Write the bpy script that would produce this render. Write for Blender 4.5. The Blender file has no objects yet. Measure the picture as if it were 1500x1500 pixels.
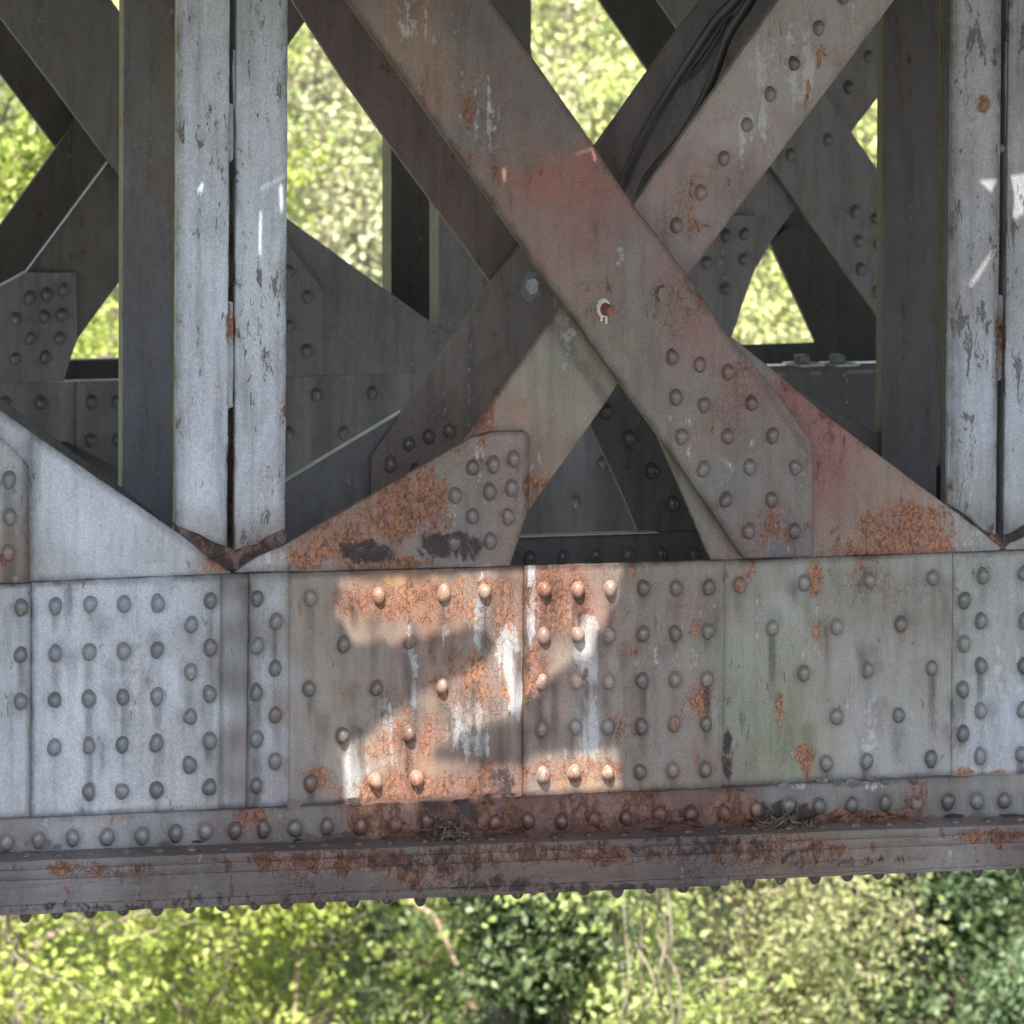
import bpy, bmesh, math, random
import numpy as np
from mathutils import Vector, Matrix, noise as mnoise
S = bpy.context.scene
rnd = random.Random(7)

# ------------------------------------------------------------------ camera
TH = math.radians(19.8)
FPX = 9190.0
FW = Vector((math.sin(TH), math.cos(TH), 0)); RT = Vector((math.cos(TH), -math.sin(TH), 0))
CAM = Vector((0, 0, 2.304)) - FW * 13.5
cam = bpy.data.cameras.new('camera'); co = bpy.data.objects.new('camera', cam)
S.collection.objects.link(co); S.camera = co
co.location = CAM; co.rotation_euler = (math.radians(90), 0, -TH)
cam.sensor_width = 36; cam.sensor_fit = 'HORIZONTAL'; cam.lens = FPX / 1500 * 36
cam.shift_y = -(750 + 737) / 1500
cam.clip_start = 0.5; cam.clip_end = 2000
cam.dof.use_dof = True; cam.dof.focus_distance = 13.5; cam.dof.aperture_fstop = 10.0

# ------------------------------------------------------------------ light
SUN_EL, SUN_AZ = math.radians(56), math.radians(205)      # azimuth clockwise from +Y
sv = Vector((math.sin(SUN_AZ) * math.cos(SUN_EL), math.cos(SUN_AZ) * math.cos(SUN_EL), math.sin(SUN_EL)))
W = bpy.data.worlds.new('World'); S.world = W; W.use_nodes = True
nt = W.node_tree
sky = nt.nodes.new('ShaderNodeTexSky'); sky.sky_type = 'NISHITA'; sky.sun_disc = False
sky.sun_elevation = SUN_EL; sky.sun_rotation = SUN_AZ; sky.air_density = 1.0; sky.dust_density = 2.5
bg = nt.nodes['Background']; nt.links.new(sky.outputs[0], bg.inputs[0]); bg.inputs[1].default_value = 0.15
sl = bpy.data.lights.new('sun', 'SUN'); so = bpy.data.objects.new('sun', sl); S.collection.objects.link(so)
sl.energy = 4.8; sl.angle = math.radians(0.4); sl.color = (1, 0.955, 0.88)
so.rotation_euler = sv.to_track_quat('Z', 'Y').to_euler(); so.location = (0, -5, 20)
S.view_settings.view_transform = 'Standard'; S.view_settings.look = 'None'
S.view_settings.gamma = 1; S.view_settings.use_curve_mapping = False
S.view_settings.exposure = 1.66
S.render.engine = 'CYCLES'
S.cycles.use_denoising = True
S.cycles.max_bounces = 6; S.cycles.diffuse_bounces = 4; S.cycles.transmission_bounces = 3
S.cycles.sample_clamp_indirect = 6

# ------------------------------------------------------------------ helpers
def P(x, y, n=0.0):
    """photo pixel (1500 px frame) -> point on the vertical plane Y = n"""
    d = FW + RT * ((x - 750) / FPX) + Vector((0, 0, -(y + 737) / FPX))
    return CAM + d * ((n - CAM.y) / d.y)
def D(x, y, dist):
    d = FW + RT * ((x - 750) / FPX) + Vector((0, 0, -(y + 737) / FPX))
    return CAM + d * dist
def px(p):
    v = p - CAM; f = v.dot(FW)
    return 750 + v.dot(RT) / f * FPX, -737 - v.z / f * FPX
def lin(c):
    return tuple(((v / 255) / 12.92 if v <= 10.3 else (((v / 255) + .055) / 1.055) ** 2.4) for v in c)
GAIN = 1.0
def sm(t): t = max(0.0, min(1.0, t)); return t * t * (3 - 2 * t)
def rbf(pts):
    P_ = np.array([q[:2] for q in pts], float); C_ = np.array([lin(q[2]) for q in pts])
    def f(x, y):
        w = 1.0 / (((P_[:, 0] - x) ** 2 + (P_[:, 1] - y) ** 2) + 250.0) ** 1.6
        return (C_ * w[:, None]).sum(0) / w.sum()
    return f
def blobs(lst):
    """(x, y, rx, ry, strength[, angle]) soft ellipses"""
    def f(x, y):
        s = 0.0
        for b in lst:
            dx, dy = x - b[0], y - b[1]
            if len(b) > 5:
                a = math.radians(b[5]); dx, dy = dx * math.cos(a) + dy * math.sin(a), -dx * math.sin(a) + dy * math.cos(a)
            r = math.sqrt((dx / b[2]) ** 2 + (dy / b[3]) ** 2)
            s = max(s, b[4] * sm(1.5 - r))
        return s
    return f
zero = lambda x, y: 0.0
class Look:
    def __init__(s, tint, rust=zero, crust=zero, pale=zero, grime=zero, base=(0, 0, 0, 0)):
        s.t = tint if callable(tint) else (lambda x, y, c=lin(tint): np.array(c))
        s.f = (rust, crust, pale, grime); s.base = base; s.warm = 1.0; s.mul = 1.0
    def at(s, x, y):
        t = np.array(s.t(x, y)); L = t.mean(); k = max(0.0, min(1.0, (.36 - L) / .2)) * s.warm
        t = t * (1 + k * np.array([.02, -.03, -.02])) * (1 + max(0.0, min(1.0, (L - .27) / .08)) * np.array([.0, .0, .04])) * np.array([.975, 1.0, .965] if s.warm > 0 else [.97, .985, 1.0]) * s.mul
        return t, [min(1.0, b + f(x, y)) for f, b in zip(s.f, s.base)]

def new_obj(name, me, parent=None, label=None):
    o = bpy.data.objects.new(name, me); S.collection.objects.link(o)
    if parent is not None: o.parent = parent
    if label: o['label'] = label
    return o
def origin_of(parent):
    v = Vector((0, 0, 0))
    while parent is not None: v += parent.location; parent = parent.parent
    return v
def finish(name, bm, mat, look=None, parent=None, label=None, smooth=False, base=None, attr=None):
    me = bpy.data.meshes.new(name)
    base = base or origin_of(parent)
    bm.normal_update()
    bm.to_mesh(me); bm.free()
    if look is not None or attr is not None:
        a = me.color_attributes.new('tint', 'FLOAT_COLOR', 'POINT'); b = me.color_attributes.new('wear', 'FLOAT_COLOR', 'POINT')
        ta, wa = [], []
        for i, v in enumerate(me.vertices):
            if attr is not None: t, w = attr[i]
            else: t, w = look.at(*px(v.co))
            ta += [t[0], t[1], t[2], 1.0]; wa += w
        a.data.foreach_set('color', ta); b.data.foreach_set('color', wa)
    if base.length > 0: me.transform(Matrix.Translation(-base))
    if smooth: me.polygons.foreach_set('use_smooth', [True] * len(me.polygons))
    me.materials.append(mat)
    return new_obj(name, me, parent, label)
def thing(name, loc, label, cat, group=None):
    o = bpy.data.objects.new(name, None); S.collection.objects.link(o); o.location = loc
    o['label'] = label; o['category'] = cat; o.empty_display_size = .2
    if group: o['group'] = group
    return o

def plate(name, pts, n, th, mat, look, parent, grid=10, rag=0.0, label=None, warp=0.0018, bev=0.0018):
    """polygon traced in the plane Y=n, given real thickness, small bevel and a grid of vertices for wear"""
    q = []
    for i in range(len(pts)):
        a, b = pts[i], pts[(i + 1) % len(pts)]
        L = math.hypot(b[0] - a[0], b[1] - a[1]); k = max(1, int(L / 9)) if rag > 0 else 1
        ca, cb = math.hypot(*a), 0
        for j in range(k):
            t = j / k; x, y = a[0] + (b[0] - a[0]) * t, a[1] + (b[1] - a[1]) * t
            if rag > 0 and j:
                nx, ny = -(b[1] - a[1]) / L, (b[0] - a[0]) / L
                e = rag * (mnoise.noise(Vector((x * .035, y * .035, n * 7))) * 1.1 + mnoise.noise(Vector((x * .16, y * .16, n * 7 + 4))) * .8)
                x += nx * e; y += ny * e
            q.append(P(x, y, n))
    bm = bmesh.new()
    vs = [bm.verts.new(p) for p in q]
    f = bm.faces.new(vs)
    f.normal_update()
    if f.normal.y > 0: f.normal_flip()
    r = bmesh.ops.extrude_face_region(bm, geom=[f])
    back = [e for e in r['geom'] if isinstance(e, bmesh.types.BMVert)]
    bmesh.ops.translate(bm, verts=back, vec=(0, th, 0))
    # the extruded copy is the back, the original face stays in front
    bm.faces.ensure_lookup_table()
    if f.is_valid is False: f = None
    front = [e for e in bm.edges if all(abs(v.co.y - n) < 1e-6 for v in e.verts)]
    bmesh.ops.recalc_face_normals(bm, faces=bm.faces)
    if bev: bmesh.ops.bevel(bm, geom=front, offset=bev, segments=1, profile=.5, affect='EDGES', clamp_overlap=True)
    xs = [p.x for p in q]; zs = [p.z for p in q]; g = grid / 680.0
    x = math.floor(min(xs) / g) * g + g
    while x < max(xs):
        bmesh.ops.bisect_plane(bm, geom=bm.verts[:] + bm.edges[:] + bm.faces[:], plane_co=(x, 0, 0), plane_no=(1, 0, 0), dist=1e-6); x += g
    z = math.floor(min(zs) / g) * g + g
    while z < max(zs):
        bmesh.ops.bisect_plane(bm, geom=bm.verts[:] + bm.edges[:] + bm.faces[:], plane_co=(0, 0, z), plane_no=(0, 0, 1), dist=1e-6); z += g
    if warp:
        for v in bm.verts:
            w = mnoise.noise(Vector((v.co.x * 4, n * 3, v.co.z * 4))) + .5 * mnoise.noise(Vector((v.co.x * 14, n * 3, v.co.z * 14)))
            v.co.y += w * warp * 0.8
    attr = None
    if n < .1 and th > .0035:
        at = []
        seg = [(a[0], a[1], b[0] - a[0], b[1] - a[1], (b[0] - a[0]) ** 2 + (b[1] - a[1]) ** 2 + 1e-9) for a, b in zip(pts, pts[1:] + pts[:1])]
        for v in bm.verts:
            x, y = px(v.co); t, w = look.at(x, y); dm = 1e9
            for ax, ay, dx, dy, l2 in seg:
                u = max(0, min(1, ((x - ax) * dx + (y - ay) * dy) / l2)); dm = min(dm, (x - ax - u * dx) ** 2 + (y - ay - u * dy) ** 2)
            d = math.sqrt(dm); m_ = .6 + .9 * mnoise.noise(Vector((x * .03, y * .03, n * 50)))
            w = list(w); w[0] = min(1, w[0] + .26 * m_ * sm(1.5 - d / 9)); w[3] = min(1, w[3] + .45 * m_ * sm(1.5 - d / 5))
            at.append((t, w))
        attr = at
    return finish(name, bm, mat, look, parent, label, attr=attr)

def box_bm(bm, c, s, rot=None):
    m = Matrix.Translation(c) @ (rot.to_4x4() if rot else Matrix()) @ Matrix.Diagonal((s[0], s[1], s[2], 1))
    return bmesh.ops.create_cube(bm, size=1, matrix=m)['verts']

# ------------------------------------------------------------------ materials
class N:
    def __init__(s, name):
        s.m = bpy.data.materials.new(name); s.m.use_nodes = True; s.t = s.m.node_tree
        s.b = s.t.nodes['Principled BSDF']; s.o = s.t.nodes['Material Output']
    def n(s, k, **kw):
        a = s.t.nodes.new(k)
        for x, v in kw.items(): setattr(a, x, v)
        return a
    def l(s, a, b): s.t.links.new(a, b)
    def put(s, sock, v):
        if hasattr(v, 'is_output') or isinstance(v, bpy.types.NodeSocket): s.l(v, sock)
        else: sock.default_value = v
    def math(s, op, a, b=0.0, c=None, clamp=False):
        q = s.n('ShaderNodeMath', operation=op, use_clamp=clamp); s.put(q.inputs[0], a); s.put(q.inputs[1], b)
        if c is not None: s.put(q.inputs[2], c)
        return q.outputs[0]
    def ramp(s, v, a, b, lo=0.0, hi=1.0):
        q = s.n('ShaderNodeMapRange', interpolation_type='SMOOTHSTEP'); s.put(q.inputs[0], v)
        for i, u in ((1, a), (2, b), (3, lo), (4, hi)): s.put(q.inputs[i], u)
        return q.outputs[0]
    def mix(s, f, a, b, mode='MIX'):
        q = s.n('ShaderNodeMix', data_type='RGBA', blend_type=mode); s.put(q.inputs[0], f); s.put(q.inputs[6], a); s.put(q.inputs[7], b)
        return q.outputs[2]
    def noise(s, vec, scale, detail=4, rough=.55, dist=0.0):
        q = s.n('ShaderNodeTexNoise'); s.put(q.inputs['Vector'], vec); q.inputs['Scale'].default_value = scale
        q.inputs['Detail'].default_value = detail; q.inputs['Roughness'].default_value = rough; q.inputs['Distortion'].default_value = dist
        return q.outputs[0]
    def vor(s, vec, scale, feature='DISTANCE_TO_EDGE'):
        q = s.n('ShaderNodeTexVoronoi', feature=feature); s.put(q.inputs['Vector'], vec); q.inputs['Scale'].default_value = scale
        return q.outputs[0]
    def scale(s, vec, v):
        q = s.n('ShaderNodeVectorMath', operation='MULTIPLY'); s.l(vec, q.inputs[0]); q.inputs[1].default_value = v
        return q.outputs[0]
    def add(s, vec, w):
        q = s.n('ShaderNodeVectorMath', operation='ADD'); s.l(vec, q.inputs[0]); s.l(w, q.inputs[1]); return q.outputs[0]

def col(*c): return (*c, 1.0)
def steel(name, rough=.55, speck=.3, bump=.5, streak=1.0, layered=False, chip=70, deep=False):
    k = N(name)
    pos = k.n('ShaderNodeNewGeometry').outputs['Position']
    pos = k.scale(pos, (1.0 / .75, 1, 1))
    tint = k.n('ShaderNodeAttribute', attribute_name='tint').outputs['Color']
    wear = k.n('ShaderNodeAttribute', attribute_name='wear')
    sep = k.n('ShaderNodeSeparateColor'); k.l(wear.outputs['Color'], sep.inputs[0])
    rust, crust, pale = sep.outputs[0], sep.outputs[1], sep.outputs[2]; grime = wear.outputs['Alpha']
    pv = k.scale(pos, (1, 1, .11))                       # runs down the face
    n1 = k.noise(pos, 5, 6, .6); n2 = k.noise(pos, 42, 6, .65); n3 = k.noise(pos, 260, 3, .6)
    st = k.noise(pv, 26, 5, .6, .3); st2 = k.noise(pv, 90, 3, .6, .2)
    c = k.mix(k.ramp(n1, .3, .7, 0.0, .55), tint, k.mix(1.0, tint, col(.72, .70, .67), 'MULTIPLY'))
    c = k.mix(k.math('MULTIPLY', k.ramp(st, .45, .72), .55 * streak), c, k.mix(1.0, c, col(.58, .57, .56), 'MULTIPLY'))
    c = k.mix(k.math('MULTIPLY', k.ramp(st2, .55, .75), .30 * streak), c, k.mix(1.0, c, col(1.28, 1.27, 1.25), 'MULTIPLY'))
    g1 = k.noise(k.scale(pos, (1, 1, .55)), 11, 9, .70, 1.2); g2 = k.noise(pos, 19, 8, .7, .6)
    c = k.mix(k.ramp(g1, .50, .58, 0, .42), c, k.mix(1.0, c, col(.74, .73, .72), 'MULTIPLY'))
    c = k.mix(k.ramp(g2, .55, .63, 0, .35), c, k.mix(1.0, c, col(1.16, 1.16, 1.17), 'MULTIPLY'))
    lm0 = k.n('ShaderNodeRGBToBW'); k.l(tint, lm0.inputs[0])
    dkk = k.ramp(lm0.outputs[0], .34, .16)
    c = k.mix(k.math('MULTIPLY', k.ramp(g2, .52, .40), k.math('MULTIPLY', dkk, .6)), c, k.mix(1.0, c, col(1.10, .88, .80), 'MULTIPLY'))
    c = k.mix(k.math('MULTIPLY', k.ramp(g1, .48, .38), k.math('MULTIPLY', dkk, .55)), c, k.mix(1.0, c, col(.90, 1.0, 1.0), 'MULTIPLY'))
    # chalky pale paint runs
    nn = lambda v, a=.3, b=.7: k.ramp(v, a, b)
    pm = k.ramp(k.math('ADD', k.math('MULTIPLY', nn(st), .62), k.math('ADD', k.math('MULTIPLY', nn(n2), .38), k.math('MULTIPLY', pale, 1.5))), .84, 1.12)
    c = k.mix(k.math('MULTIPLY', pm, .75), c, col(.37, .375, .38))
    # general brown bloom
    bl = k.ramp(k.math('ADD', k.math('MULTIPLY', n2, .6), k.math('ADD', k.math('MULTIPLY', n1, .4), k.math('MULTIPLY', rust, .42))), .62, .90)
    c = k.mix(k.math('MULTIPLY', bl, k.ramp(rust, 0, .5, 0, .6)), c, col(.20, .105, .075))
    # flaking rust: eroded patches
    rn = k.math('ADD', k.math('MULTIPLY', nn(k.noise(pos, 15, 10, .72, .3)), .66), k.math('MULTIPLY', nn(k.noise(pv, 30, 6, .65, .3)), .34))
    rsum = k.math('ADD', rn, k.math('MULTIPLY', rust, .62))
    rm = k.math('MULTIPLY', k.ramp(rsum, .93, 1.0), .9)
    halo = k.math('MULTIPLY', k.ramp(rsum, .70, 1.02), .42)
    rc_n = k.noise(pos, 80, 6, .75, .6)
    rc = k.mix(k.ramp(rc_n, .40, .60), col(.085, .040, .032), col(.33, .145, .070))
    rc = k.mix(k.ramp(k.noise(pos, 22, 5, .65), .50, .62, 0, .8), rc, k.mix(k.ramp(rc_n, .4, .6), col(.15, .075, .06), col(.24, .125, .085)))
    lum = k.n('ShaderNodeRGBToBW'); k.l(tint, lum.inputs[0])
    dk = k.ramp(lum.outputs[0], .06, .20, .42, 1.12)
    cv = k.n('ShaderNodeCombineColor'); [k.l(dk, cv.inputs[i]) for i in range(3)]
    rc = k.mix(1.0, rc, cv.outputs[0], 'MULTIPLY')
    c = k.mix(halo, c, k.mix(1.0, c, col(1.02, .70, .52), 'MULTIPLY'))
    c = k.mix(rm, c, rc)
    # dark scaled crust
    cm = k.ramp(k.math('ADD', k.noise(pos, 24, 8, .7, .5), k.math('MULTIPLY', crust, .45)), .76, .90)
    c = k.mix(cm, c, k.mix(k.ramp(n3, .4, .65), col(.018, .014, .016), col(.065, .040, .036)))
    # grime from the mask, broken up
    gm = k.math('MULTIPLY', grime, k.ramp(n2, .25, .6, .55, 1.0), clamp=True)
    c = k.mix(k.math('MULTIPLY', gm, .95), c, k.mix(1.0, c, col(.22, .205, .20), 'MULTIPLY'))
    # small chips where the paint has gone, longer than wide
    ch = k.noise(k.scale(pos, (1, 1, .38)), chip, 8, .78, .5)
    chs = None
    chm = k.ramp(k.math('ADD', ch, k.math('MULTIPLY', k.ramp(n1, .4, .7), .10)), .715 - .10 * speck, .735 - .10 * speck)
    c = k.mix(k.math('MULTIPLY', chm, .85), c, k.mix(k.ramp(n2, .4, .6), col(.045, .042, .044), col(.10, .07, .06)))
    # fine grit
    c = k.mix(k.ramp(n3, .38, .62, 0, .62), c, k.mix(1.0, c, col(.60, .59, .58), 'MULTIPLY'))
    k.l(c, k.b.inputs['Base Color'])
    rr = k.math('ADD', k.math('MULTIPLY', k.math('MAXIMUM', rm, cm), .3), k.math('ADD', rough - .1, k.math('MULTIPLY', n2, .22)), clamp=True)
    k.l(rr, k.b.inputs['Roughness']); k.b.inputs['Specular IOR Level'].default_value = .45
    crack = k.ramp(k.vor(k.add(pos, k.scale(k.noise(pos, 30, 3), (.02, .02, .02))), 55), 0.0, .06, 0, 1)
    cr = k.math('MULTIPLY', k.math('SUBTRACT', 1.0, crack), k.ramp(k.math('ADD', n1, k.math('MULTIPLY', rust, .5)), .62, .8))
    c = k.mix(k.math('MULTIPLY', cr, .6, clamp=True), c, k.mix(1.0, c, col(.35, .28, .26), 'MULTIPLY')); k.l(c, k.b.inputs['Base Color'])
    h = k.math('SUBTRACT', k.math('MULTIPLY', n2, .35), k.math('MULTIPLY', k.math('MULTIPLY', rm, k.ramp(rc_n, .3, .7, .6, 1.1)), .55))
    h = k.math('SUBTRACT', h, k.math('MULTIPLY', chm, .35)); h = k.math('SUBTRACT', h, k.math('MULTIPLY', cr, .35))
    h = k.math('ADD', h, k.math('MULTIPLY', k.math('MULTIPLY', cm, n3), 1.2))
    h = k.math('ADD', h, k.math('MULTIPLY', n3, .22))
    if layered:
        ly = k.noise(k.scale(pos, (.06, 1, 1)), 75, 5, .65, .3)
        h = k.math('ADD', h, k.math('MULTIPLY', ly, .9))
        c2 = k.mix(k.math('MULTIPLY', k.ramp(ly, .47, .36), .38), c, k.mix(1.0, c, col(.40, .36, .35), 'MULTIPLY'))
        k.l(c2, k.b.inputs['Base Color'])
    bp = k.n('ShaderNodeBump'); bp.inputs['Strength'].default_value = bump; bp.inputs['Distance'].default_value = .0035
    k.l(h, bp.inputs['Height']); k.l(bp.outputs[0], k.b.inputs['Normal'])
    return k.m
M_STEEL = steel('weathered_painted_steel')
M_CHIP = steel('chipped_painted_steel', speck=.55)
M_PEEL = steel('peeling_painted_steel', speck=1.05, streak=1.3, bump=.9, chip=26)
M_DARK = steel('sooty_steel', rough=.62, speck=.15, bump=.6, streak=1.3)
M_POST = steel('flaking_post_paint', speck=.85, streak=1.4, bump=.8, chip=44)
M_RIV = steel('rivet_steel', rough=.33, speck=.2, bump=.25, streak=.2)
M_LAYER = steel('laminated_flange_steel', rough=.65, layered=True, bump=.9, streak=.3)

def simple(name, c1, c2, scale=8, rough=.8, bump=.4, dist=.02, stretch=(1, 1, 1), metal=0):
    k = N(name); pos = k.scale(k.n('ShaderNodeNewGeometry').outputs['Position'], stretch)
    n = k.noise(pos, scale, 6, .65, .2)
    k.l(k.mix(k.ramp(n, .32, .68), col(*c1), col(*c2)), k.b.inputs['Base Color'])
    k.b.inputs['Roughness'].default_value = rough; k.b.inputs['Metallic'].default_value = metal
    bp = k.n('ShaderNodeBump'); bp.inputs['Strength'].default_value = bump; bp.inputs['Distance'].default_value = dist
    k.l(n, bp.inputs['Height']); k.l(bp.outputs[0], k.b.inputs['Normal'])
    return k.m
M_ZINC = simple('dull_zinc', (.30, .34, .36), (.52, .56, .58), 120, .42, .3, .001, metal=.3)
M_PALE = simple('white_sealant', (.60, .60, .58), (.36, .30, .25), 90, .6, .4, .001)
M_BOLT = simple('rusty_bolt', (.10, .035, .02), (.20, .08, .05), 90, .7, .5, .002)
M_BLACK = simple('black_bolt', (.035, .034, .034), (.09, .085, .08), 90, .5, .5, .002)
M_CABLE = simple('sooty_cable_jacket', (.022, .022, .024), (.05, .05, .055), 6, .45, .1, .001)
M_LITTER = simple('dead_leaf_litter', (.015, .012, .010), (.10, .075, .05), 60, .8, .5, .003)
M_BARK = simple('bark', (.09, .075, .05), (.22, .19, .13), 14, .9, .8, .02, (1, 1, .3))
M_DBARK = simple('dark_ivy_bark', (.03, .03, .022), (.08, .075, .05), 14, .9, .8, .02, (1, 1, .3))
M_TWIG = simple('twig_bark', (.16, .13, .09), (.30, .25, .17), 9, .9, .3, .01)
M_TAN = simple('tan_bark', (.20, .15, .085), (.34, .26, .16), 9, .9, .3, .01)  # tan bark of the bent limb and vine
M_GROUND = simple('woodland_floor', (.10, .12, .045), (.24, .25, .12), 1.6, .95, .6, .1)
M_SHORE = simple('gravel_shore', (.10, .095, .085), (.20, .185, .16), 1.6, .95, .6, .1)
M_WATER = simple('river_water', (.03, .045, .035), (.05, .06, .045), 1.2, .12, .2, .03)

def leafmat(name, a, b, c, trans=.45):
    k = N(name)
    pos = k.n('ShaderNodeNewGeometry').outputs['Position']
    r = k.n('ShaderNodeNewGeometry').outputs['Random Per Island']
    n = k.noise(pos, 1.5, 3, .6)
    cc = k.mix(k.ramp(n, .38, .62), col(*a), col(*b)); cc = k.mix(k.ramp(r, .55, 1.0, 0, .8), cc, col(*c))
    k.l(cc, k.b.inputs['Base Color']); k.b.inputs['Roughness'].default_value = .5
    k.b.inputs['Specular IOR Level'].default_value = .35
    t = k.n('ShaderNodeBsdfTranslucent'); k.l(cc, t.inputs[0])
    ms = k.n('ShaderNodeMixShader'); ms.inputs[0].default_value = trans
    k.l(k.b.outputs[0], ms.inputs[1]); k.l(t.outputs[0], ms.inputs[2]); k.l(ms.outputs[0], k.o.inputs['Surface'])
    return k.m
L_YEL = leafmat('spring_leaf_yellow_green', (.27, .34, .07), (.36, .41, .10), (.48, .50, .17))
L_PAL = leafmat('spring_leaf_pale', (.36, .42, .16), (.46, .50, .23), (.58, .60, .34))
L_MID = leafmat('leaf_mid_green', (.15, .21, .05), (.23, .28, .075), (.32, .35, .12))
L_IVY = leafmat('ivy_leaf', (.035, .060, .022), (.07, .10, .035), (.20, .24, .12), .2)
L_HAZ = leafmat('leaf_pale_haze', (.50, .53, .28), (.60, .62, .38), (.68, .68, .48))  # haze and glare over the far trees put into a paler leaf colour
L_HZY = leafmat('leaf_yellow_haze', (.44, .50, .17), (.56, .60, .24), (.64, .66, .34))  # yellow-green with the same haze brightening in its colour
L_MPA = leafmat('leaf_mid_pale', (.28, .35, .10), (.36, .42, .15), (.46, .50, .22))
L_OLV = leafmat('leaf_dry_olive', (.26, .29, .12), (.35, .36, .17), (.44, .42, .22))
L_DRK = leafmat('leaf_dark_green', (.05, .085, .035), (.08, .12, .045), (.16, .20, .08), .25)
L_EVG = leafmat('evergreen_leaf', (.05, .085, .040), (.075, .12, .055), (.14, .19, .10), .2)

# ------------------------------------------------------------------ looks (paint, rust, stains, and dark rings at the rivets)
BLUE = (166, 171, 179)
tint_chord = rbf([(0, 860, (150, 153, 158)), (20, 1000, (156, 160, 167)), (20, 1180, (158, 162, 170)), (130, 870, BLUE), (130, 1000, (168, 173, 181)), (130, 1150, BLUE),
    (250, 870, BLUE), (250, 1000, (166, 170, 178)), (250, 1150, (160, 163, 168)), (310, 900, (156, 160, 166)), (310, 1050, (155, 159, 165)), (310, 1160, (140, 142, 146)),
    (345, 860, (104, 104, 105)), (345, 920, (100, 101, 103)), (345, 1000, (98, 100, 104)), (345, 1080, (102, 103, 106)), (345, 1150, (108, 107, 108)),
    (390, 880, (148, 152, 158)), (390, 980, (146, 150, 157)), (390, 1080, (142, 146, 154)), (395, 1160, (132, 134, 142)),
    (440, 870, (118, 116, 108)), (450, 950, (122, 118, 110)), (450, 1050, (118, 114, 108)), (450, 1150, (112, 106, 102)),
    (540, 960, (118, 110, 104)), (530, 1040, (120, 116, 108)), (600, 970, (112, 100, 97)), (620, 880, (130, 98, 82)), (540, 880, (126, 98, 84)), (580, 860, (140, 112, 80)), (600, 1120, (134, 108, 92)), (560, 1100, (140, 124, 110)), (690, 880, (122, 112, 104)), (730, 930, (110, 100, 95)),
    (700, 1000, (128, 116, 108)), (700, 880, (140, 122, 108)), (720, 1110, (98, 84, 80)), (740, 960, (142, 130, 118)), (640, 1040, (112, 100, 92)), (700, 1050, (124, 118, 112)), (760, 1010, (140, 132, 126)), (560, 910, (112, 98, 88)), (650, 915, (120, 96, 82)), (520, 1140, (150, 142, 134)), (560, 1150, (122, 98, 84)), (700, 1140, (104, 84, 76)),
    (800, 880, (112, 78, 68)), (850, 900, (132, 104, 92)), (800, 930, (98, 80, 74)), (830, 960, (128, 116, 108)), (785, 980, (120, 92, 80)), (860, 1060, (128, 128, 130)), (800, 1080, (108, 98, 93)), (880, 960, (122, 116, 110)), (860, 1130, (150, 128, 108)),
    (940, 880, (112, 108, 100)), (960, 1000, (110, 106, 101)), (940, 1100, (112, 108, 105)), (1030, 880, (114, 106, 100)), (1030, 1000, (118, 110, 106)), (1030, 1120, (108, 102, 98)),
    (1085, 870, (122, 122, 112)), (1085, 960, (122, 130, 120)), (1085, 1050, (116, 124, 114)), (1150, 900, (132, 134, 130)), (1150, 980, (124, 128, 114)), (1150, 1080, (112, 118, 98)),
    (1250, 880, (122, 120, 112)), (1250, 960, (132, 130, 128)), (1250, 1060, (134, 134, 134)), (1300, 1110, (136, 138, 140)), (1360, 900, (120, 118, 112)), (1370, 1000, (128, 128, 126)),
    (1420, 860, (134, 138, 136)), (1420, 1000, (140, 146, 144)), (1470, 900, (142, 146, 149)), (1470, 1040, (154, 160, 168)), (1470, 1110, (146, 150, 158))])
rust_chord = blobs([(600, 885, 110, 34, .78), (700, 862, 60, 18, .72), (820, 880, 48, 48, .95), (785, 985, 22, 50, .85), (690, 1010, 60, 66, .62, -40), (600, 1080, 70, 50, .62, -30), (610, 1155, 125, 26, .85),
    (730, 1140, 40, 28, .7), (840, 1128, 80, 22, .85), (1020, 1035, 32, 40, .62), (1000, 900, 45, 40, .42), (960, 1080, 80, 70, .33), (1180, 1112, 16, 26, .85), (1192, 850, 14, 26, .9), (1290, 850, 60, 26, .35),
    (470, 1140, 34, 18, .75), (440, 915, 20, 40, .45), (1200, 935, 14, 30, .6), (1142, 1045, 9, 30, .8), (1412, 1132, 16, 10, 1.0), (1464, 1136, 22, 6, .9), (740, 900, 40, 60, .5), (560, 1000, 90, 50, .25), (900, 1000, 60, 160, .3), (1090, 850, 30, 30, .35)])
crust_chord = blobs([(738, 1145, 26, 24, .8), (650, 1178, 60, 12, .75), (1066, 1110, 9, 50, .9), (375, 1188, 22, 8, .6)])
pale_chord = blobs([(778, 880, 7, 70, .55), (840, 890, 10, 26, .4), (755, 1010, 10, 50, .45), (650, 910, 8, 40, .35), (595, 930, 8, 40, .3), (590, 1100, 10, 40, .3), (800, 1120, 10, 20, .35), (705, 900, 20, 60, .30), (745, 955, 22, 45, .34), (690, 1070, 36, 50, .36), (560, 1085, 40, 60, .26), (862, 1090, 30, 60, .34), (865, 950, 20, 60, .30), (780, 900, 12, 60, .32), (515, 1130, 16, 50, .36),
    (1150, 940, 60, 60, .10), (1290, 1060, 90, 70, .16), (1460, 1020, 60, 110, .14), (600, 1000, 14, 80, .15), (990, 960, 30, 60, .12), (150, 1000, 160, 160, .10)])
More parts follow.
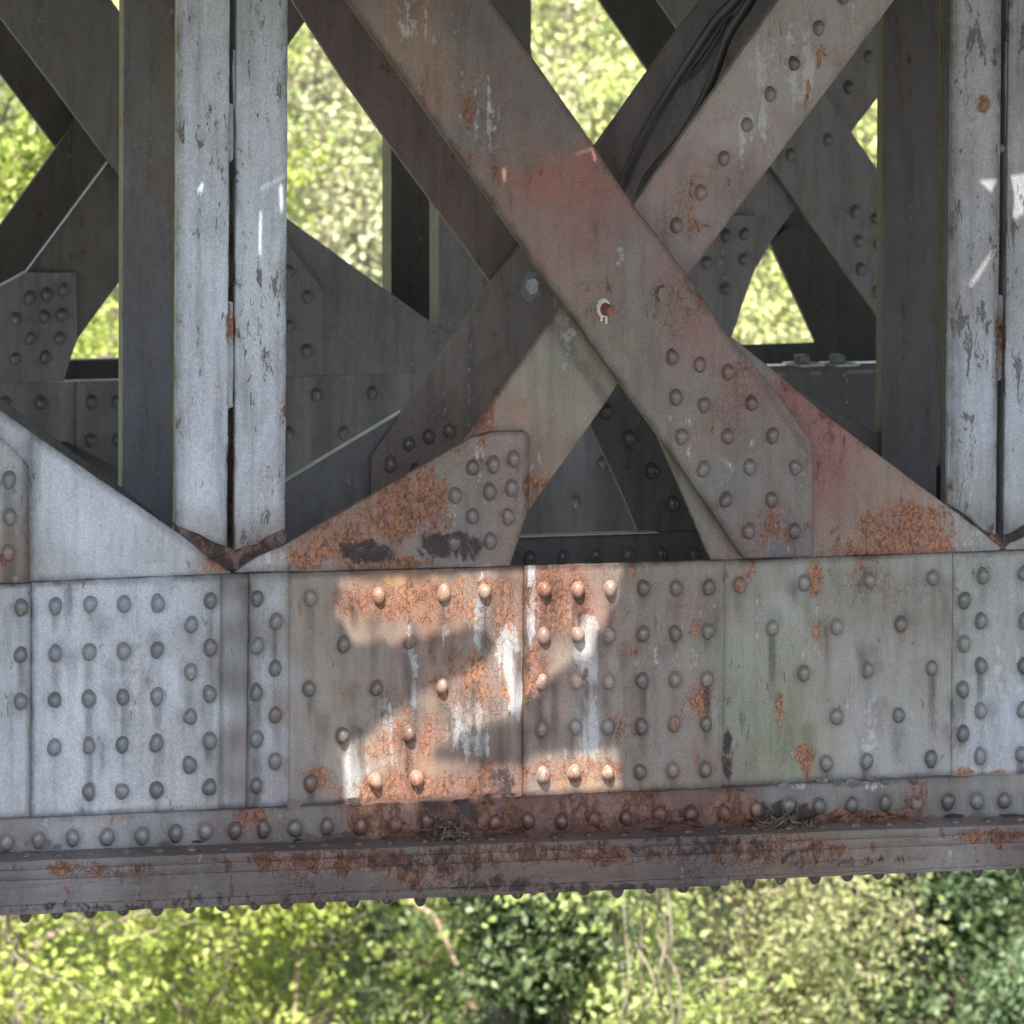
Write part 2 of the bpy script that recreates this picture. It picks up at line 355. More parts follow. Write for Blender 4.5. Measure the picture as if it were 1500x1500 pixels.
# rivets on the front of the lower chord (pixels)
R_CH = [(31,890),(30,959),(30,1027),(81,888),(80.5,957),(80,1025),(79.5,1095),(132,885),(131,955),(130,1023.5),(130,1092),(130,1160),(181.5,885),(181,953.6),(180,1021),(179,1090.7),(178.7,1159),
    (231,883.7),(230,952),(229.6,1020),(229,1088.5),(229,1157),(280,914.7),(279,984),(278.4,1050),(277.6,1120.5),(308,880),(308,948.5),(307,1016.5),(307,1085),(306.7,1153),
    (376.5,877),(376,946),(375,1014),(375.5,1082.7),(375,1150.7),(404,910),(403,979),(403,1047.5),(402.5,1115),(454.5,876),(555,872.5),(650,869),(709,867),(503,943.5),(599.6,938),(452,1009),(551,1008),(647,1005),
    (501,1077),(599,1075),(454.5,1147),(549.5,1144),(610,1140.5),
    (1083,857),(1177.5,854),(1272.6,850),(1366,846.5),(1439,843.5),(1131,920),(1224.6,918),(1319,914),(1412,879.5),(1411.5,943),(1410,1010),(1410.6,1074.5),(1436.7,909.5),(1437,975),(1436.4,1041),(1435.5,1107.5),
    (1177,986),(1270.5,981.5),(1364.4,978.5),(1224.6,1049.6),(1316,1047.5),(1210,1118),(1269,1115),(1363.5,1111.5),(1500,840),(1500,910),(1499,975),(1498,1040),(1496,1105)]
R_SP = [(797,864),(796.5,932),(794.4,1000),(793,1066.7),(795,1135.5),(846.7,863.5),(846,930),(844,997),(842.7,1064.5),(841,1132),(893.6,862.7),(892,930.7),(890.7,998),(890,1064.5),(890,1132.5),
    (942,861),(941.6,929),(940.5,997),(939,1063.5),(937,1130.7),(990,862),(988.5,928),(988,995),(987,1060),(985,1128),(1038,860.5),(1037,924.5),(1035,994.7),(1034,1060.5),(1032.5,1127)]
R_AN = [(9,1234.7),(56,1230.7),(106,1227),(156.5,1226),(207.5,1224),(257,1220.5),(300,1217),(343.5,1216.5),(386,1214.7),(431.5,1213),(478.7,1210.7),(527.5,1210.7),(578,1209),(625,1204),(725,1205),(773,1202),
    (821.5,1202.7),(870,1200),(916.7,1198),(964.7,1193),(1011,1192),(1060,1192),(1107,1186),(1154.7,1180),(1200,1181),(1246.7,1180),(1296,1176),(1341,1177),(1388,1174),(1430,1173),(1470,1172.5),(1512,1171)]
_sr = random.Random(3)
_stk = [(x + _sr.uniform(-2, 2), y, _sr.uniform(35, 130), _sr.choice((.2, .35, .5, .7, .9))) for x, y in R_CH + R_SP]
_stk += [(_sr.uniform(500, 900), _sr.uniform(845, 1080), _sr.uniform(40, 130), _sr.uniform(.5, 1.0)) for _ in range(34)]
_stk += [(_sr.uniform(0, 1500), _sr.uniform(850, 1080), _sr.uniform(30, 120), _sr.uniform(.2, .7)) for _ in range(46)]
_stk += [(103, 852, 70, .9), (100, 855, 90, .6), (150, 1085, 75, .8), (120, 1180, 22, .9), (234, 850, 50, .4), (250, 852, 40, .5), (217, 990, 30, .7), (1397, 1028, 50, .7), (1440, 850, 60, .5)]
def grime_ao_chord(x, y):
    g = 0.0
    for a, b, L, s in _stk:
        if abs(x - a) < 14 and b - 22 < y < b + L + 20:
            if y > b: g = max(g, s * sm(1.35 - abs(x - a) / 6.0) * sm((b + L - y) / L * 1.4))
            g = max(g, .38 * sm(1.6 - math.hypot((x - a) / 11, (y - b - 2) / 14.5)))  # dirt ring at each rivet, with occlusion shade painted in
    for a, w in ((45, 5), (326, 3), (365, 3)):
        g = max(g, .6 * sm(1.4 - abs(x - a) / w))
    ty = 856 - .034 * x; by = 1200 - .0448 * x
    g = max(g, .55 * sm(1.5 - abs(y - ty) / 6), .5 * sm(1.5 - abs(y - by) / 7))
    return g
look_chord = Look(tint_chord, rust_chord, crust_chord, pale_chord, grime_ao_chord)
tint_ang = rbf([(0, 1230, (118, 118, 122)), (110, 1210, (140, 142, 148)), (250, 1215, (128, 129, 133)), (345, 1210, (100, 96, 98)), (430, 1205, (106, 103, 103)), (560, 1200, (100, 80, 74)), (640, 1200, (82, 64, 63)),
    (760, 1195, (86, 62, 60)), (900, 1185, (92, 70, 67)), (1060, 1180, (88, 67, 65)), (1150, 1165, (100, 102, 104)), (1230, 1160, (108, 110, 110)), (1300, 1165, (106, 104, 104)), (1390, 1170, (108, 108, 108)), (1480, 1170, (118, 120, 122))])
look_ang = Look(tint_ang, blobs([(560, 1200, 60, 30, .9), (700, 1200, 140, 30, .8), (900, 1190, 130, 30, .75), (1080, 1190, 50, 30, .8), (1240, 1205, 120, 16, .95), (370, 1205, 30, 22, .7), (1340, 1170, 26, 30, .6), (160, 1205, 30, 10, .4)]),
    blobs([(655, 1185, 60, 34, .85), (1150, 1195, 60, 26, 1.0), (1000, 1200, 110, 18, .6), (800, 1195, 100, 24, .5), (1300, 1195, 40, 12, .6), (20, 1215, 40, 12, .4)]), blobs([(110, 1210, 70, 20, .1), (1230, 1150, 100, 8, .2)]),
    lambda x, y: max([.5 * sm(1.6 - math.hypot((x - a) / 12, (y - b - 2) / 15)) for a, b in R_AN if abs(x - a) < 24] + [.55 * sm(1.5 - abs(y - (1256 - .0367 * x)) / 9)]))  # rivet rings here mix dirt and painted occlusion shade
look_fl = Look(rbf([(0, 1300, (98, 96, 100)), (110, 1300, (112, 112, 118)), (250, 1290, (92, 88, 88)), (400, 1290, (88, 80, 81)), (560, 1280, (88, 80, 79)), (650, 1285, (90, 82, 80)), (750, 1270, (94, 80, 77)), (900, 1265, (92, 80, 78)), (1000, 1262, (80, 72, 74)),
    (1150, 1255, (100, 88, 80)), (1300, 1245, (108, 102, 96)), (1400, 1240, (116, 114, 116)), (1480, 1240, (98, 90, 88))]),
    blobs([(150, 1275, 90, 12, .45), (480, 1262, 160, 16, .5), (800, 1250, 200, 14, .45), (1150, 1245, 120, 22, .4), (1450, 1225, 60, 10, .7), (620, 1280, 60, 20, .5), (880, 1255, 50, 14, .7)]), crust=blobs([(650, 1262, 150, 22, .55), (1000, 1240, 180, 20, .5), (380, 1320, 200, 10, .5), (800, 1300, 240, 8, .6), (1250, 1262, 160, 12, .5), (120, 1330, 160, 10, .5)]), base=(.20, .14, 0, .12))
look_g1 = Look(rbf([(20, 650, (150, 153, 158)), (60, 700, (172, 177, 184)), (150, 780, (172, 177, 185)), (250, 815, (160, 163, 168)), (320, 830, (128, 120, 118)), (60, 840, (150, 152, 155))]),
    rust=blobs([(318, 826, 26, 10, .7)]), pale=blobs([(150, 780, 130, 60, .12)]),
    grime=lambda x, y: max(.8 * sm(1.5 - abs(x - 45) / 8), .5 * sm(1.5 - abs(y - 852) / 8), .5 * sm(1.5 - abs(y - (603 + x * .69)) / 10)))
look_g1a = Look(rbf([(10, 650, (150, 152, 156)), (10, 740, (140, 142, 144)), (25, 800, (118, 114, 108)), (10, 840, (108, 100, 94))]), rust=blobs([(8, 815, 12, 20, .8)]),
    grime=lambda x, y: max(.8 * sm(1.5 - abs(x - 42) / 9), .6 * sm(1.6 - abs(x - 14) / 7) * (y > 690)))
look_g2 = Look(rbf([(380, 818, (146, 148, 152)), (430, 800, (128, 118, 112)), (500, 770, (126, 104, 92)), (590, 730, (122, 98, 84)), (660, 700, (112, 106, 98)), (660, 780, (100, 100, 102)), (740, 660, (116, 106, 102)), (740, 760, (112, 102, 98)), (740, 815, (108, 98, 94))]),
    blobs([(500, 785, 70, 30, .85, -25), (600, 740, 70, 50, .85, -30), (645, 765, 26, 30, .8), (560, 822, 70, 10, 1.2), (450, 815, 30, 18, .9), (750, 720, 26, 80, .45), (700, 660, 50, 20, .4)]),
    blobs([(535, 808, 48, 20, 1.0), (665, 800, 48, 26, .95), (625, 800, 18, 30, .8)]), blobs([(400, 815, 24, 12, .3), (660, 740, 14, 30, .22), (690, 655, 30, 20, .14)]),
    lambda x, y: max(.6 * sm(1.5 - abs(x - 773) / 5), .4 * sm(1.5 - abs(y - 632) / 6), .4 * sm(1.4 - abs(y - 836) / 8)))
look_g3 = Look(rbf([(1000, 740, (108, 104, 98)), (1100, 530, (120, 114, 110)), (1165, 590, (126, 84, 80)), (1200, 630, (126, 88, 84)), (1222, 680, (122, 82, 76)), (1215, 740, (120, 92, 86)), (1270, 690, (122, 106, 98)), (1230, 780, (122, 108, 100)), (1320, 740, (128, 108, 96)), (1330, 800, (130, 110, 98)), (1400, 770, (136, 136, 137)), (1440, 800, (140, 141, 143))]),
    blobs([(1330, 780, 75, 45, 1.05), (1220, 680, 36, 60, .45), (1165, 590, 50, 26, .40, 38), (1240, 790, 50, 34, .55), (1210, 760, 16, 70, .5), (1390, 800, 20, 12, .4)]), blobs([(1010, 790, 30, 26, .45)]), blobs([(1430, 795, 40, 20, .15)]))
look_A = Look(rbf([(520, 20, (124, 112, 106)), (600, 60, (140, 120, 106)), (700, 30, (106, 101, 100)), (620, 150, (130, 112, 102)), (700, 200, (112, 108, 106)), (800, 150, (98, 96, 94)), (700, 260, (116, 104, 96)), (850, 260, (134, 88, 80)), (790, 262, (138, 88, 78)), (745, 256, (130, 96, 84)), (850, 232, (132, 90, 80)), (880, 290, (128, 92, 86)), (760, 230, (114, 102, 98)), (830, 210, (100, 98, 96)),
    (780, 330, (122, 106, 96)), (850, 340, (126, 96, 90)), (900, 350, (120, 100, 97)), (930, 380, (116, 110, 104)), (850, 420, (124, 110, 98)), (960, 450, (118, 114, 106)), (900, 500, (116, 110, 100)), (1020, 480, (124, 98, 94)), (1090, 580, (122, 98, 94)), (975, 400, (124, 100, 96)), (1020, 580, (118, 110, 106)),
    (960, 600, (112, 106, 96)), (1120, 620, (114, 104, 100)), (1060, 700, (110, 108, 104)), (1160, 720, (112, 106, 103)), (1120, 790, (112, 98, 92)), (1140, 812, (88, 92, 104))]),
    blobs([(800, 255, 58, 22, .40, -12), (860, 265, 30, 40, .42, 50), (840, 330, 60, 40, .30), (1000, 440, 60, 60, .32), (1070, 620, 50, 40, .36), (600, 90, 70, 60, .2), (720, 250, 20, 30, .4), (1140, 770, 50, 40, .5), (1100, 560, 40, 60, .4), (880, 420, 40, 20, .4), (690, 200, 30, 120, .3)]),
    pale=blobs([(700, 170, 30, 70, .12), (620, 40, 50, 40, .1), (900, 370, 18, 18, .16), (1010, 640, 20, 40, .14), (1100, 660, 8, 40, .22), (1050, 690, 24, 20, .14)]),
    grime=lambda x, y: .5 * sm(1.5 - abs((x - 510) * 1.4 - y) / 9) + .45 * sm(1.5 - abs((x - 718) * 1.42 - y) / 7))
look_B = Look(rbf([(1230, 10, (146, 140, 140)), (1150, 100, (148, 142, 141)), (1080, 180, (142, 132, 129)), (1200, 120, (138, 130, 128)), (1020, 280, (130, 114, 110)), (1000, 370, (118, 108, 104)), (1080, 280, (116, 104, 102)),
    (830, 490, (120, 118, 110)), (800, 560, (122, 118, 104)), (740, 600, (124, 108, 96)), (860, 570, (118, 112, 102)), (800, 680, (118, 104, 92)), (760, 740, (120, 108, 98))]),
    blobs([(1000, 300, 30, 120, .42, 37), (1050, 300, 16, 100, .4, 37), (720, 610, 30, 40, .5), (780, 720, 26, 36, .5), (1180, 120, 30, 90, .3, 37)]),
    pale=blobs([(1140, 90, 42, 60, .30, 37), (1185, 110, 24, 60, .32, 37), (1110, 170, 26, 40, .26), (1230, 20, 40, 50, .24), (1085, 200, 12, 40, .28), (830, 500, 20, 40, .1)]),
    grime=lambda x, y: .6 * sm(1.5 - abs((880 - x) * 1.0 + (y - 575) * .72) / 10) * (y > 440))
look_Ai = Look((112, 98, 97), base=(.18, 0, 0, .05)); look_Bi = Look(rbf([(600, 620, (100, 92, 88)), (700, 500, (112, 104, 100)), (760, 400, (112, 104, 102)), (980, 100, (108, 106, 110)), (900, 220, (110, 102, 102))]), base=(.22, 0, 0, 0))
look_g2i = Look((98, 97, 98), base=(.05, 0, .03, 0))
look_p1 = Look(rbf([(300, 0, (172, 176, 184)), (300, 300, (176, 181, 189)), (300, 700, (172, 177, 186)), (300, 790, (140, 141, 146)), (380, 0, (170, 175, 183)), (380, 400, (178, 183, 192)), (380, 720, (160, 163, 170)), (380, 800, (120, 118, 120))]),
    rust=blobs([(337, 480, 7, 22, 1.1), (417, 590, 4, 20, 1.0), (336, 440, 4, 20, .6), (340, 815, 40, 12, .8), (400, 790, 26, 8, .6)]), crust=blobs([(340, 822, 30, 14, .7)]),
    grime=lambda x, y: max(.35 * sm(1.5 - abs(x - 262) / 5), .3 * sm(1.5 - abs(x - 418) / 6), .75 * sm((y - 770) / 45), .5 * sm(1.5 - abs(x - 334) / 4) * (y > 650)), pale=blobs([(300, 300, 40, 400, .06)]))
look_p2 = Look(rbf([(1430, 0, (150, 152, 158)), (1430, 130, (150, 150, 154)), (1430, 330, (146, 146, 150)), (1430, 600, (158, 162, 170)), (1430, 740, (136, 138, 142)), (1495, 100, (138, 139, 143)), (1495, 400, (142, 143, 147)), (1495, 700, (148, 152, 158))]),
    rust=blobs([(1441, 152, 12, 14, 1.0), (1466, 500, 7, 60, .95), (1425, 420, 18, 8, .6, -50), (1392, 700, 6, 40, .4)]),
    grime=lambda x, y: max(.55 * sm(1.5 - abs(x - 1399) / 8), .4 * sm(1.5 - abs(x - 1462) / 8), .4 * sm((y - 720) / 50)), pale=blobs([(1430, 60, 20, 160, .1), (1425, 640, 14, 100, .16)]))
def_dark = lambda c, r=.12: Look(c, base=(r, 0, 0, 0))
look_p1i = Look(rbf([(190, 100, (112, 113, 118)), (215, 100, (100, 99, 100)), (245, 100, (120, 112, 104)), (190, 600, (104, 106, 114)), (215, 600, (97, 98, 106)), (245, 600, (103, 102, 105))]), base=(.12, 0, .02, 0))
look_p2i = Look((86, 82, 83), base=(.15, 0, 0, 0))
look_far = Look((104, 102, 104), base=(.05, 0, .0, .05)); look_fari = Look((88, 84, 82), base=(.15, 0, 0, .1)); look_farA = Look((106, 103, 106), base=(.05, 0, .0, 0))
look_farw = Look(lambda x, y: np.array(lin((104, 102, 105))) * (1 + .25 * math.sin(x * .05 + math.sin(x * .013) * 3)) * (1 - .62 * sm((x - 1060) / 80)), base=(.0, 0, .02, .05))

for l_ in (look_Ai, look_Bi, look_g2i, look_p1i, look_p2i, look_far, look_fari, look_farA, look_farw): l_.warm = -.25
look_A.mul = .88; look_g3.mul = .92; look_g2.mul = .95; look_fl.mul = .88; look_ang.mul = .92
look_crud = Look(rbf([(300, 800, (96, 84, 80)), (340, 820, (110, 82, 72)), (390, 800, (100, 88, 86)), (1440, 790, (108, 100, 98))]), base=(.6, .75, 0, .5))
# ------------------------------------------------------------------ THE BRIDGE
BR = thing('truss_bridge', P(345, 1330, 0), 'riveted steel lattice truss bridge in peeling grey paint and orange rust, crossing the whole picture', 'bridge')
TOPY = -176                                   # members run up to the added sun blocker, above the frame
def yx(f): return f
Ytop = lambda x: 856 - .0348 * x              # seams of the near chord in pixels
# lower chord
chord = plate('bottom_chord', [(-260, 864), (45, 853.5), (330, 841), (750, 829.5), (1065, 820.5), (1500, 806), (1700, 799), (1700, 1124), (-260, 1212)], 0.0, .012, M_CHIP, look_chord, BR, grid=6, rag=.5,
              label='lower chord web, pale blue-grey at left, rusted in the middle, greenish grey at right')
sp = plate('splice_plate', [(769, 832), (771, 829), (1059, 820.5), (1062, 823), (1058, 1154), (1040, 1155.5), (767, 1167)], -.014, .0135, M_CHIP, look_chord, chord, grid=6, rag=.9, label='rusty splice plate with five rows of rivets')
lp = plate('cover_plate', [(47, 853.5), (324, 841.5), (321, 1186), (46, 1198)], -.010, .0095, M_CHIP, look_chord, chord, grid=6, rag=.4, label='pale blue-grey cover plate with a grid of rivets')
mp = plate('cover_plate', [(366, 840), (424, 838), (424, 1181), (362, 1184)], -.010, .0095, M_CHIP, look_chord, chord, grid=6, rag=.4)
rp = plate('cover_plate', [(1397, 810), (1700, 799), (1700, 1124), (1394, 1138)], -.005, .0045, M_CHIP, look_chord, chord, grid=6, rag=.4)
# bottom angle, upright leg with uneven top lip
ang = plate('flange_angle', [(-260, 1212.5), (0, 1201), (400, 1184), (770, 1167), (1060, 1154.5), (1500, 1133.5), (1700, 1124), (1700, 1202), (-260, 1276)], -.026, .0255, M_STEEL, look_ang, chord, grid=7, rag=1.1, warp=.0016)
# laminated flange: a stack of plates, each a little different in projection
def slab(name, top, bot, n0, n1, look, parent, x0=-260, x1=1700, rag=1.2, seed=0):
    """plate lying flat: its edge faces us between the pixel lines top and bot"""
    bm = bmesh.new(); k = 330; rows = []
    for i in range(k + 1):
        x = x0 + (x1 - x0) * i / k
        e = mnoise.noise(Vector((x * .02, seed, 0))) * rag * .6 + mnoise.noise(Vector((x * .11, seed, 3))) * rag
        e2 = mnoise.noise(Vector((x * .025, seed, 9))) * rag * .8 + mnoise.noise(Vector((x * .10, seed, 6))) * rag * 1.1 + mnoise.noise(Vector((x * .31, seed, 6))) * rag * .7
        dn = mnoise.noise(Vector((x * .05, seed, 13))) * .003
        a = P(x, top(x) + e * .6, n0 + dn); b = P(x, bot(x) + e2 * .6, n0 + dn)
        m = (a + b) / 2; m.y -= .0012
        a2 = a.copy(); a2.y += .002; a2.z += .001
        r = [Vector((a.x, n1, a.z + .001)), a2, a, m, b, Vector((b.x, n1, b.z))]
        rows.append([bm.verts.new(v) for v in r])
    for i in range(k):
        for j in range(6):
            jj = (j + 1) % 6
            bm.faces.new((rows[i][j], rows[i + 1][j], rows[i + 1][jj], rows[i][jj]))
    bm.faces.new(rows[0]); bm.faces.new(rows[-1][::-1])
    bmesh.ops.recalc_face_normals(bm, faces=bm.faces)
    return finish(name, bm, M_LAYER, look, parent)
ft = lambda x: 1263 - .0367 * x
fb = lambda x: 1341 - .0413 * x
fr = lambda t: (lambda x: ft(x) + (fb(x) - ft(x)) * t)
slab('flange_leg', fr(0), fr(.17), -.118, 0.0, look_fl, chord, seed=1, rag=1.8)
slab('flange_plate', fr(.175), fr(.36), -.122, .10, look_fl, chord, seed=5, rag=1.6)
slab('flange_plate', fr(.365), fr(.82), -.127, .10, look_fl, chord, seed=9, rag=1.1)
slab('flange_plate', fr(.825), fr(1.0), -.124, .10, look_fl, chord, x1=1066, seed=14, rag=1.5)
slab('flange_plate', fr(.822), fr(.90), -.124, .10, look_fl, chord, x0=1067, seed=17, rag=1.0)

# gussets and members of the near truss (front leaf)
plate('gusset_plate', [(-260, 425), (0, 600), (60, 643), (183, 727), (257, 778), (330, 833), (340, 838), (336, 841), (330, 841), (45, 853), (-260, 864)], -.001, .012, M_CHIP, look_g1, BR, grid=8, rag=.5, label='pale blue-grey gusset plate sloping down to the foot of the left post')
g1a = plate('brace_end_plate', [(-260, 500), (-60, 600), (14, 652), (43, 684), (44, 853), (-260, 864)], -.014, .0125, M_CHIP, look_g1a, BR, grid=8, rag=.8)
g2 = plate('gusset_plate', [(346, 839), (352, 832), (380, 815), (420, 797), (500, 751), (597, 695), (687, 643), (720, 633), (768, 631), (775, 637), (775, 743), (747, 829.5), (420, 838)], -.006, .012, M_STEEL, look_g2, BR, grid=6, rag=.9, label='rust-scabbed gusset plate with a black crusted foot')
g3 = plate('gusset_plate', [(930, 560), (1062, 486), (1122, 533), (1209, 607), (1302, 677), (1386, 740), (1437, 778), (1467, 803), (1462, 807), (1100, 819), (1042, 821.5), (972, 657)], -.001, .012, M_STEEL, look_g3, BR, grid=7, rag=.5, label='orange flaking gusset plate sloping down to the foot of the right post')
plate('gusset_plate', [(1472, 803), (1478, 797), (1504, 785), (1600, 722), (1700, 650), (1700, 798), (1474, 806)], -.001, .012, M_CHIP, look_g3, BR, grid=10)
A = plate('diagonal_brace', [(508 - 126, TOPY), (508, 0), (660, 213), (793, 400), (910, 563), (983, 663), (1090, 818), (1191, 815), (1190, 647), (1130, 567), (1063, 486), (1000, 394), (933, 307), (873, 217), (720, 0), (594, TOPY)], -.032, .016, M_STEEL, look_A, BR, grid=8, rag=.5,
          label='broad brown diagonal brace running down to the right across the front')
B = plate('diagonal_brace', [(1140 + 125, TOPY), (1140, 0), (930, 297), (820, 455), (690, 637), (640, 705), (690, 800), (740, 795), (776, 746), (890, 587), (1007, 405), (1310, 0), (1310 + 131, TOPY)], .016, .014, M_STEEL, look_B, BR, grid=8, rag=.6,
          label='brown diagonal brace with one row of rivets rising to the right')
# plates standing behind the outer leaves: the braces are hollow pairs, dark plate added on B's edge puts the recess shade into colour
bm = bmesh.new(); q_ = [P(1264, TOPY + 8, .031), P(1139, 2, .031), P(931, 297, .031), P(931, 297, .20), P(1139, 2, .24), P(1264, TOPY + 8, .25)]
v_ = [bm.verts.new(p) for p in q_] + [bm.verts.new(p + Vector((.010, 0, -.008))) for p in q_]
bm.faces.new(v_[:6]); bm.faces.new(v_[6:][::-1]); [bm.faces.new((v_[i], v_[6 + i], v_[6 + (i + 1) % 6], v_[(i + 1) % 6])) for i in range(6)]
bmesh.ops.recalc_face_normals(bm, faces=bm.faces); finish('recess_shade_web', bm, M_DARK, Look((62, 60, 62)), B)
# front posts: pairs of angles, each with a leg running back
def post(xl, xr, xlb, xrb, ybl, ybr, n, mat, look, legside, depth=.085, name='post_angle', parent=None, label=None, ytop=TOPY, rag=.7):
    o = plate(name, [(xl, ytop), (xl, 0), (xlb, ybl), ((xlb * .55 + xrb * .45), ybl * .6 + ybr * .4 - 3), (xrb, ybr), (xr, 0), (xr, ytop)], n, .014, mat, look, parent, grid=8, rag=rag, label=label)
    xs = (xl, xlb, ybl) if legside < 0 else (xr, xrb, ybr)
    bm = bmesh.new()
    a, b = P(xs[0], ytop, n), P(xs[1], xs[2] - 3, n); s = .014 if legside < 0 else -.014
    q = []
    for p in (a, b):
        for dx, dy in ((0, .013), (s, .013), (s, depth), (0, depth)):
            q.append(bm.verts.new((p.x + dx + (.001 if legside < 0 else -.001), p.y + dy, p.z)))
    for i in range(4):
        j = (i + 1) % 4; bm.faces.new((q[i], q[j], q[4 + j], q[4 + i]))
    bm.faces.new(q[:4]); bm.faces.new(q[4:][::-1]); bmesh.ops.recalc_face_normals(bm, faces=bm.faces)
    finish('angle_leg', bm, mat, look, o)
    return o
def packer(x0, x1, y0, y1, n, look, parent):
    plate('packing_strip', [(x0, y0), (x0 - 1, (y0 + y1) / 2), (x0, y1), (x1, y1 - 4), (x1 + 1, (y0 + y1) / 2), (x1, y0 + 3)], n, .05, M_CHIP, look, parent, grid=12, rag=1.2, warp=0)
p1 = post(260, 337, 258, 333, 772, 806, .006, M_POST, look_p1, +1, parent=BR, label='pale blue-grey angle of the left post')
post(347, 422, 344, 418, 822, 779, .006, M_POST, look_p1, -1, parent=BR)
packer(342, 348, 72, 160, .016, look_p1, p1); packer(336, 342, 150, 238, .018, look_p1, p1); packer(333, 342, 440, 600, .014, look_p1, p1)
p2 = post(1396, 1468, 1388, 1459, 738, 796, .006, M_PEEL, look_p2, +1, parent=BR, label='pale angle of the right post with paint peeling off')
post(1479, 1556, 1470, 1546, 788, 740, .006, M_PEEL, look_p2, -1, parent=BR)
packer(1473, 1480, 60, 150, .016, look_p2, p2); packer(1466, 1473, 210, 225, .018, look_p2, p2); packer(1460, 1470, 430, 480, .014, look_p2, p2); packer(1459, 1468, 480, 560, .015, look_p2, p2)

plate('rust_scale', [(252, 764), (262, 772), (300, 792), (330, 800), (346, 806), (380, 796), (414, 776), (424, 778), (420, 798), (352, 834), (330, 834), (257, 782)], .003, .003, M_STEEL, look_crud, BR, grid=6, rag=4.0, label='brown rust scale packed into the foot of the left post')
plate('rust_scale', [(1384, 732), (1400, 748), (1440, 776), (1466, 786), (1500, 774), (1512, 784), (1474, 806), (1460, 802), (1386, 744)], .003, .003, M_STEEL, look_crud, BR, grid=6, rag=3.0)
# inner leaf of the near truss, 0.42 m behind
NI = .42
look_lit_edge = Look((168, 166, 164)); look_lit_edge.warm = .1  # pale tint puts the light along top edges into the strips' colour
def lip(a, b, n, parent, proj=.016, th=.003, dx=0):  # adds a pale strip standing in for a lit top edge
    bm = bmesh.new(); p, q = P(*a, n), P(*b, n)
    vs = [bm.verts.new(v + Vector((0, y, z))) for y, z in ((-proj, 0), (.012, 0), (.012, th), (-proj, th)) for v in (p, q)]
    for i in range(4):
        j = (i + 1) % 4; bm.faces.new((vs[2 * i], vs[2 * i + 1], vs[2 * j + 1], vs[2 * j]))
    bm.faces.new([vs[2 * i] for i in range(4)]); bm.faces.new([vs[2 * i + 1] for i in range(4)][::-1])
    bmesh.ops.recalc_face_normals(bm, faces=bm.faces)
    return finish('lit_edge_strip', bm, M_STEEL, look_lit_edge, parent)
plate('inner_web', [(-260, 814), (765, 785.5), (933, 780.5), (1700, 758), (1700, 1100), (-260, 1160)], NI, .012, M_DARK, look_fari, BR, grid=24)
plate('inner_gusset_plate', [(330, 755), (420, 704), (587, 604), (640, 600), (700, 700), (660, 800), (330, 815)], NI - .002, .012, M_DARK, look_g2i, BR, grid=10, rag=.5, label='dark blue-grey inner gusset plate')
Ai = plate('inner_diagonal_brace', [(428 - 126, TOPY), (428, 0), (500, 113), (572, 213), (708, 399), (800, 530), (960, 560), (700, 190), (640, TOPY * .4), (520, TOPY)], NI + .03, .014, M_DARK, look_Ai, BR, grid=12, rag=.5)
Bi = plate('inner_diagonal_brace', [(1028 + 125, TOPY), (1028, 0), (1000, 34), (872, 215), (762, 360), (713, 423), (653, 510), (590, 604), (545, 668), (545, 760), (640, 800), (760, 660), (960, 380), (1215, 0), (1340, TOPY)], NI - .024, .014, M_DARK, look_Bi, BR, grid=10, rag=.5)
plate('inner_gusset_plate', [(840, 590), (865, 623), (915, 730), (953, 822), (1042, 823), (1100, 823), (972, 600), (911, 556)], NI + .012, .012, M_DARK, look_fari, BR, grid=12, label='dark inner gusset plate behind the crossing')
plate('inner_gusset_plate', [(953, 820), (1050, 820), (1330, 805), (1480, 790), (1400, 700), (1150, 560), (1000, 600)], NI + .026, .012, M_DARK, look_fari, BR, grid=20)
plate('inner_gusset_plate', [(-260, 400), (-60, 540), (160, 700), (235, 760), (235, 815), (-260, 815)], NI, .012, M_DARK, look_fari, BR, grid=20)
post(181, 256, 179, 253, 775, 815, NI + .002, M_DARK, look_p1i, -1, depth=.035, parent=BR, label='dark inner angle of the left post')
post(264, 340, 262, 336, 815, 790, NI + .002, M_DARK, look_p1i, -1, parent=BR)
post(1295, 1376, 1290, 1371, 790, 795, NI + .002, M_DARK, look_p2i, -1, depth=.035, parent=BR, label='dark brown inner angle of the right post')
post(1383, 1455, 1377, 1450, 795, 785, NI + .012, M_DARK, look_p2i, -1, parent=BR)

# far truss, 3.15 m behind
NF, NG = 3.15, 3.57
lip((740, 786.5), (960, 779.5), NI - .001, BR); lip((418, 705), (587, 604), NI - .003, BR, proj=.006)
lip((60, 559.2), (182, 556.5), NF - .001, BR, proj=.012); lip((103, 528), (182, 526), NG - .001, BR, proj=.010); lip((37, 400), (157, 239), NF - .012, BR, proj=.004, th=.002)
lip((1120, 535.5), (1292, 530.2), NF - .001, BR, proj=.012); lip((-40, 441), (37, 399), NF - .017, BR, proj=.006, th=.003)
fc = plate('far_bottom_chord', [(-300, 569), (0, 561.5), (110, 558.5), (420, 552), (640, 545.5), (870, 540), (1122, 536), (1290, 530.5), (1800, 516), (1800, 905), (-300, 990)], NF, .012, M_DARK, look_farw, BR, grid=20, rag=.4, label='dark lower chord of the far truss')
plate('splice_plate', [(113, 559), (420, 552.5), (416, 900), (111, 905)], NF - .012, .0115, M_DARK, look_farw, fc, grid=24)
plate('far_inner_web', [(-300, 541), (103, 528), (180, 526.5), (640, 515), (1100, 505), (1195, 502), (1800, 486), (1800, 860), (-300, 930)], NG, .012, M_DARK, look_fari, BR, grid=40)
